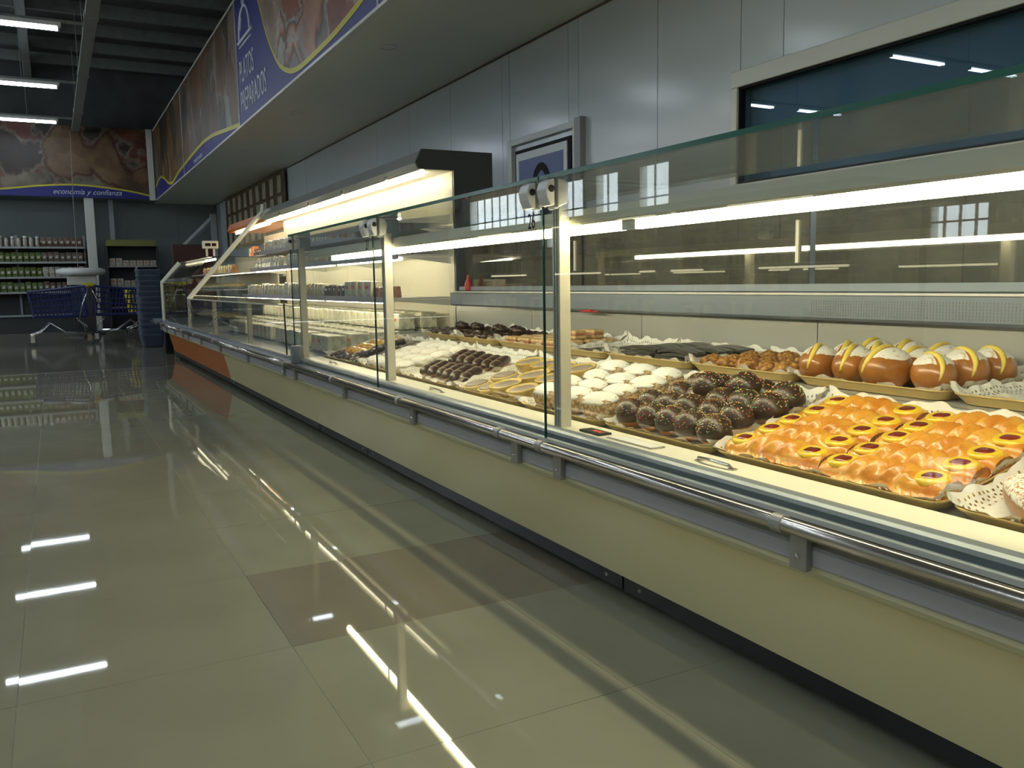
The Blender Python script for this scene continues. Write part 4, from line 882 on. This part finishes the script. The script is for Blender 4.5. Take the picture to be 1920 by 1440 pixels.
# ================================================================== shelving against the back wall
gs = thing('grocery_shelf', 'grey metal shelf unit of jars and bags left of the white column', 'shelf', (-.3, 20.6, 0))
LV = [.38, .86, 1.17, 1.48, 1.79]
ob('back', MB().box(-1.9, .66, 20.9, 20.93, 0, 2.0), K['shelf_dark'], gs)
for x in (-1.9, -.62, .66): ob('upright', MB().box(x-.02, x+.02, 20.86, 20.92, 0, 2.05), K['shelf_metal'], gs)
for z in LV:
    s = ob('shelf', MB().box(-1.9, .66, 20.45, 20.9, z-.03, z), K['shelf_dark'], gs); ob('price_rail', MB().box(-1.9, .66, 20.435, 20.45, z-.035, z+.005), K['shelf_metal'], s)
ob('plinth', MB().box(-1.9, .66, 20.48, 20.9, 0, .35), K['shelf_dark'], gs)
def stamp_jar(mt, lid):
    r = thing('glass_jar', 'x', 'jar'); ob('jar', MB().lathe([(.035, 0), (.038, .01), (.038, .15), (.030, .175), (.028, .185)], 12), K[mt], r, smooth=True, local=True)
    ob('lid', MB().lathe([(.031, .185), (.031, .215), (.028, .218)], 12), K[lid], r, local=True); return Stamp(r)
def stamp_bag(mt):
    r = thing('food_bag', 'x', 'bag'); ob('bag', MB().add([(-.045, -.03, 0), (.045, -.03, 0), (.045, .03, 0), (-.045, .03, 0), (-.052, -.04, .10), (.052, -.04, .10), (.052, .04, .10), (-.052, .04, .10), (-.048, -.006, .20), (.048, -.006, .20), (.048, .006, .20), (-.048, .006, .20)],
        [(0, 3, 2, 1), (0, 1, 5, 4), (1, 2, 6, 5), (2, 3, 7, 6), (3, 0, 4, 7), (4, 5, 9, 8), (5, 6, 10, 9), (6, 7, 11, 10), (7, 4, 8, 11), (8, 9, 10, 11)]), K[mt], r, local=True, bevel=.006)
    ob('sticker', MB().box(-.025, .025, -.0425, -.0395, .07, .12), K['pack_pale'], r, local=True); return Stamp(r)
J1, J2 = stamp_jar('pack_pale', 'pack_green'), stamp_jar('pack_pale', 'lbl_white'); BG = {k: stamp_bag(k) for k in ('pack_green', 'pack_brown', 'pack_dark', 'pack_pale')}
names = {4: 'top shelf', 3: 'second shelf', 2: 'third shelf', 1: 'fourth shelf'}
for lv in (4, 3, 2, 1):
    for k in range(16):
        x = -1.12+.112*k; left = x < -.14
        if lv == 4 and left: st = J1 if k % 2 else J2; d = 'glass jar with a lid'; c = 'jar'
        elif lv == 4: st = BG['pack_brown']; d = 'brown food bag with a white sticker'; c = 'bag'
        elif left: st = BG['pack_green']; d = 'green food bag with a white sticker'; c = 'bag'
        else: st = BG[('pack_dark', 'pack_brown', 'pack_pale')[lv % 3]]; d = {'pack_dark': 'dark', 'pack_brown': 'brown', 'pack_pale': 'pale'}[('pack_dark', 'pack_brown', 'pack_pale')[lv % 3]]+' food bag'; c = 'bag'
        st.put((x, 20.53, LV[lv]+.001), None, '%s on the %s of the back wall unit' % (d, names[lv]), c, 'goods on the back wall %s' % names[lv], scale=U(.95, 1.08))
g2 = thing('grocery_shelf', 'dark shelf unit with an olive header to the right of the white column', 'shelf', (1.55, 20.3, 0))
ob('back', MB().box(1.06, 2.05, 20.5, 20.53, 0, 1.95), K['shelf_dark'], g2); ob('header', MB().box(1.06, 2.02, 20.1, 20.5, 1.80, 1.93), K['olive'], g2)
for z in (.5, .95, 1.38): ob('shelf', MB().box(1.06, 2.05, 20.1, 20.5, z-.03, z), K['shelf_metal'], g2)
for x in (1.05, 2.05): ob('upright', MB().box(x-.02, x+.02, 20.08, 20.53, 0, 1.8), K['shelf_dark'], g2)
bx = stamp_pack('carton', .12, .10, .13, 'pack_pale', 'lbl_red', 1.0)
for z, nm in ((1.38, 'top'), (.95, 'middle')):
    for k in range(7): bx.put((1.15+.135*k, 20.2, z+.001), Matrix.Rotation(PI/2, 4, 'Z'), 'small pale carton on the %s shelf under the olive header, %s from the left' % (nm, ['first', 'second', 'third', 'fourth', 'fifth', 'sixth', 'seventh'][k]), 'box', 'cartons under the olive header', scale=(1, 1, 1.25 if k < 2 else .9))
# white round-topped promotion stand
ps = thing('promotion_stand', 'white stand with a wide round top behind the blue trolleys', 'stand', (.51, 18.9, 0))
ob('top', MB().lathe([(.36, 1.17), (.43, 1.20), (.445, 1.24), (.43, 1.285), (.35, 1.31), (.1, 1.315)], 32), K['sign_white'], ps, smooth=True, local=True)
ob('neck', MB().box(-.26, .26, -.2, .2, .98, 1.17), K['frame_light'], ps, local=True, bevel=.02); ob('stem', MB().box(-.2, .2, -.15, .15, .05, .98), K['shelf_dark'], ps, local=True); ob('foot', MB().lathe([(.36, 0), (.36, .04), (.3, .05)], 24), K['dark_grey'], ps, local=True)
# ================================================================== shopping trolleys
def stamp_cart(bcol):
    r = thing('shopping_trolley', 'x', 'trolley')
    # local x: front at -0.5, handle at +0.45 ; width along y
    def side(s, z, x): # half width of the basket at height z and length x
        return (.20+.06*(x+.48)/.9)*(.82+.18*(z-.45)/.45)
    m = MB(); xs = [-.46+.058*k for k in range(15)]; zs = [.48+.065*k for k in range(7)]
    topz = lambda x: .86+.09*(x+.48)/.85
    for s in (-1, 1):
        for x in xs: m.tube([(x+.06, s*side(s, .46, x+.06), .46), (x, s*side(s, topz(x), x), topz(x))], .009, 4)
        for q in range(6):
            f = q/5; m.tube([(-.46+.06*(1-f), s*side(s, .46+.42*f, -.46), .46+(topz(-.46)-.46)*f), (.35, s*side(s, .46+.42*f, .35), .46+(topz(.35)-.46)*f)], .010 if q not in (0, 5) else .020, 4)
    for q in range(6):
        f = q/5; z = .46+(topz(-.46)-.46)*f; x = -.46+.06*(1-f); m.tube([(x, -side(1, z, x), z), (x, side(1, z, x), z)], .010 if q not in (0, 5) else .02, 4)
        z = .46+(topz(.35)-.46)*f; m.tube([(.35, -side(1, z, .35), z), (.35, side(1, z, .35), z)], .010 if q not in (0, 5) else .02, 4)
    for k in range(8): y = -.19+.054*k; m.tube([(-.40, y, .46), (-.46, y*1.15, topz(-.46))], .009, 4).tube([(.35, y, .46), (.35, y*1.2, topz(.35))], .009, 4)
    for k in range(9): m.tube([(-.40, -.17+.042*k, .46), (.38, -.2+.05*k, .46)], .008, 4)
    m.box(-.41, .36, -.19, .19, .445, .452)
    ob('basket', m, K[bcol], r, local=True)
    fr = MB()
    for s in (-1, 1):
        fr.tube([(.42, s*.26, .98), (.30, s*.24, .66), (.24, s*.22, .40), (.34, s*.22, .30), (.36, s*.22, .17), (.05, s*.20, .19), (-.18, s*.18, .36), (-.32, s*.17, .22), (-.47, s*.17, .16)], .013, 8)
    fr.tube([(-.18, -.18, .36), (-.18, .18, .36)], .012, 8).tube([(.36, -.22, .17), (.36, .22, .17)], .012, 8).tube([(.24, -.22, .40), (.24, .22, .40)], .012, 8)
    ob('frame', fr, K['chrome'], r, smooth=True, local=True)
    h = ob('handle', MB().tube([(.44, -.29, .985), (.44, .29, .985)], .022, 10).box(.37, .44, -.27, -.20, .95, 1.0).box(.37, .44, .20, .27, .95, 1.0).box(.30, .43, -.24, .24, .94, .965), K['cart_yellow'], r, local=True)
    for x, s in ((-.46, -1), (-.46, 1), (.36, -1), (.36, 1)):
        yy = s*(.17 if x < 0 else .22); w = ob('wheel', MB().tube([(x+.01, yy-.015, .062), (x+.01, yy+.015, .062)], .062, 16), K['wheel'], r, local=True)
        ob('fork', MB().box(x-.02, x+.04, yy-.024, yy-.018, .05, .17).box(x-.02, x+.04, yy+.018, yy+.024, .05, .17).box(x-.02, x+.04, yy-.024, yy+.024, .15, .17), K['chrome'], w, local=True)
    return Stamp(r)
cart = stamp_cart('cart_blue'); cart2 = stamp_cart('cart_yellow')
RZ = lambda a: Matrix.Rotation(a, 4, 'Z')
cart.put((.09, 15.9, 0), RZ(.06), 'blue plastic shopping trolley with yellow handle facing left, in front of the others', 'trolley', 'shopping trolleys')
cart.put((.98, 16.3, 0), RZ(PI-.05), 'blue shopping trolley facing right, back to back with the front one', 'trolley', 'shopping trolleys')
cart2.put((1.64, 17.3, 0), RZ(.1), 'yellow shopping trolley half hidden behind the blue ones', 'trolley', 'shopping trolleys')
def stamp_basket():
    r = thing('hand_basket', 'x', 'basket'); m = MB(); lo, hi = rrect(.13, .19, .03, 3), rrect(.16, .23, .04, 3); n = len(lo)
    vs = [(x, y, 0) for x, y in lo]+[(x, y, .2) for x, y in hi]+[(x*1.06, y*1.05, .2) for x, y in hi]+[(x*1.06, y*1.05, .175) for x, y in hi]+[(x*1.03, y*1.03, .01) for x, y in lo]
    fs = [(i*n+k, i*n+(k+1) % n, (i+1)*n+(k+1) % n, (i+1)*n+k) for i in range(4) for k in range(n)]+[tuple(range(n))]
    ob('shell', m.add(vs, fs), K['basket_grey'], r, local=True)
    ob('handle', MB().tube([(-.165, -.1, .2), (-.15, -.09, .225), (-.15, .09, .225), (-.165, .1, .2)], .008, 6), K['shelf_metal'], r, local=True); return Stamp(r)
bs = stamp_basket()
for k in range(13): bs.put((1.30, 14.3, .002+.082*k), RZ(.05*math.sin(k*2.1)), 'blue-grey hand basket, %s in the stack by the counter end' % ('lowest' if k == 0 else 'topmost' if k == 12 else ['second', 'third', 'fourth', 'fifth', 'sixth', 'seventh', 'eighth', 'ninth', 'tenth', 'eleventh', 'twelfth'][k-1]+' from the floor'), 'basket', 'stack of hand baskets')
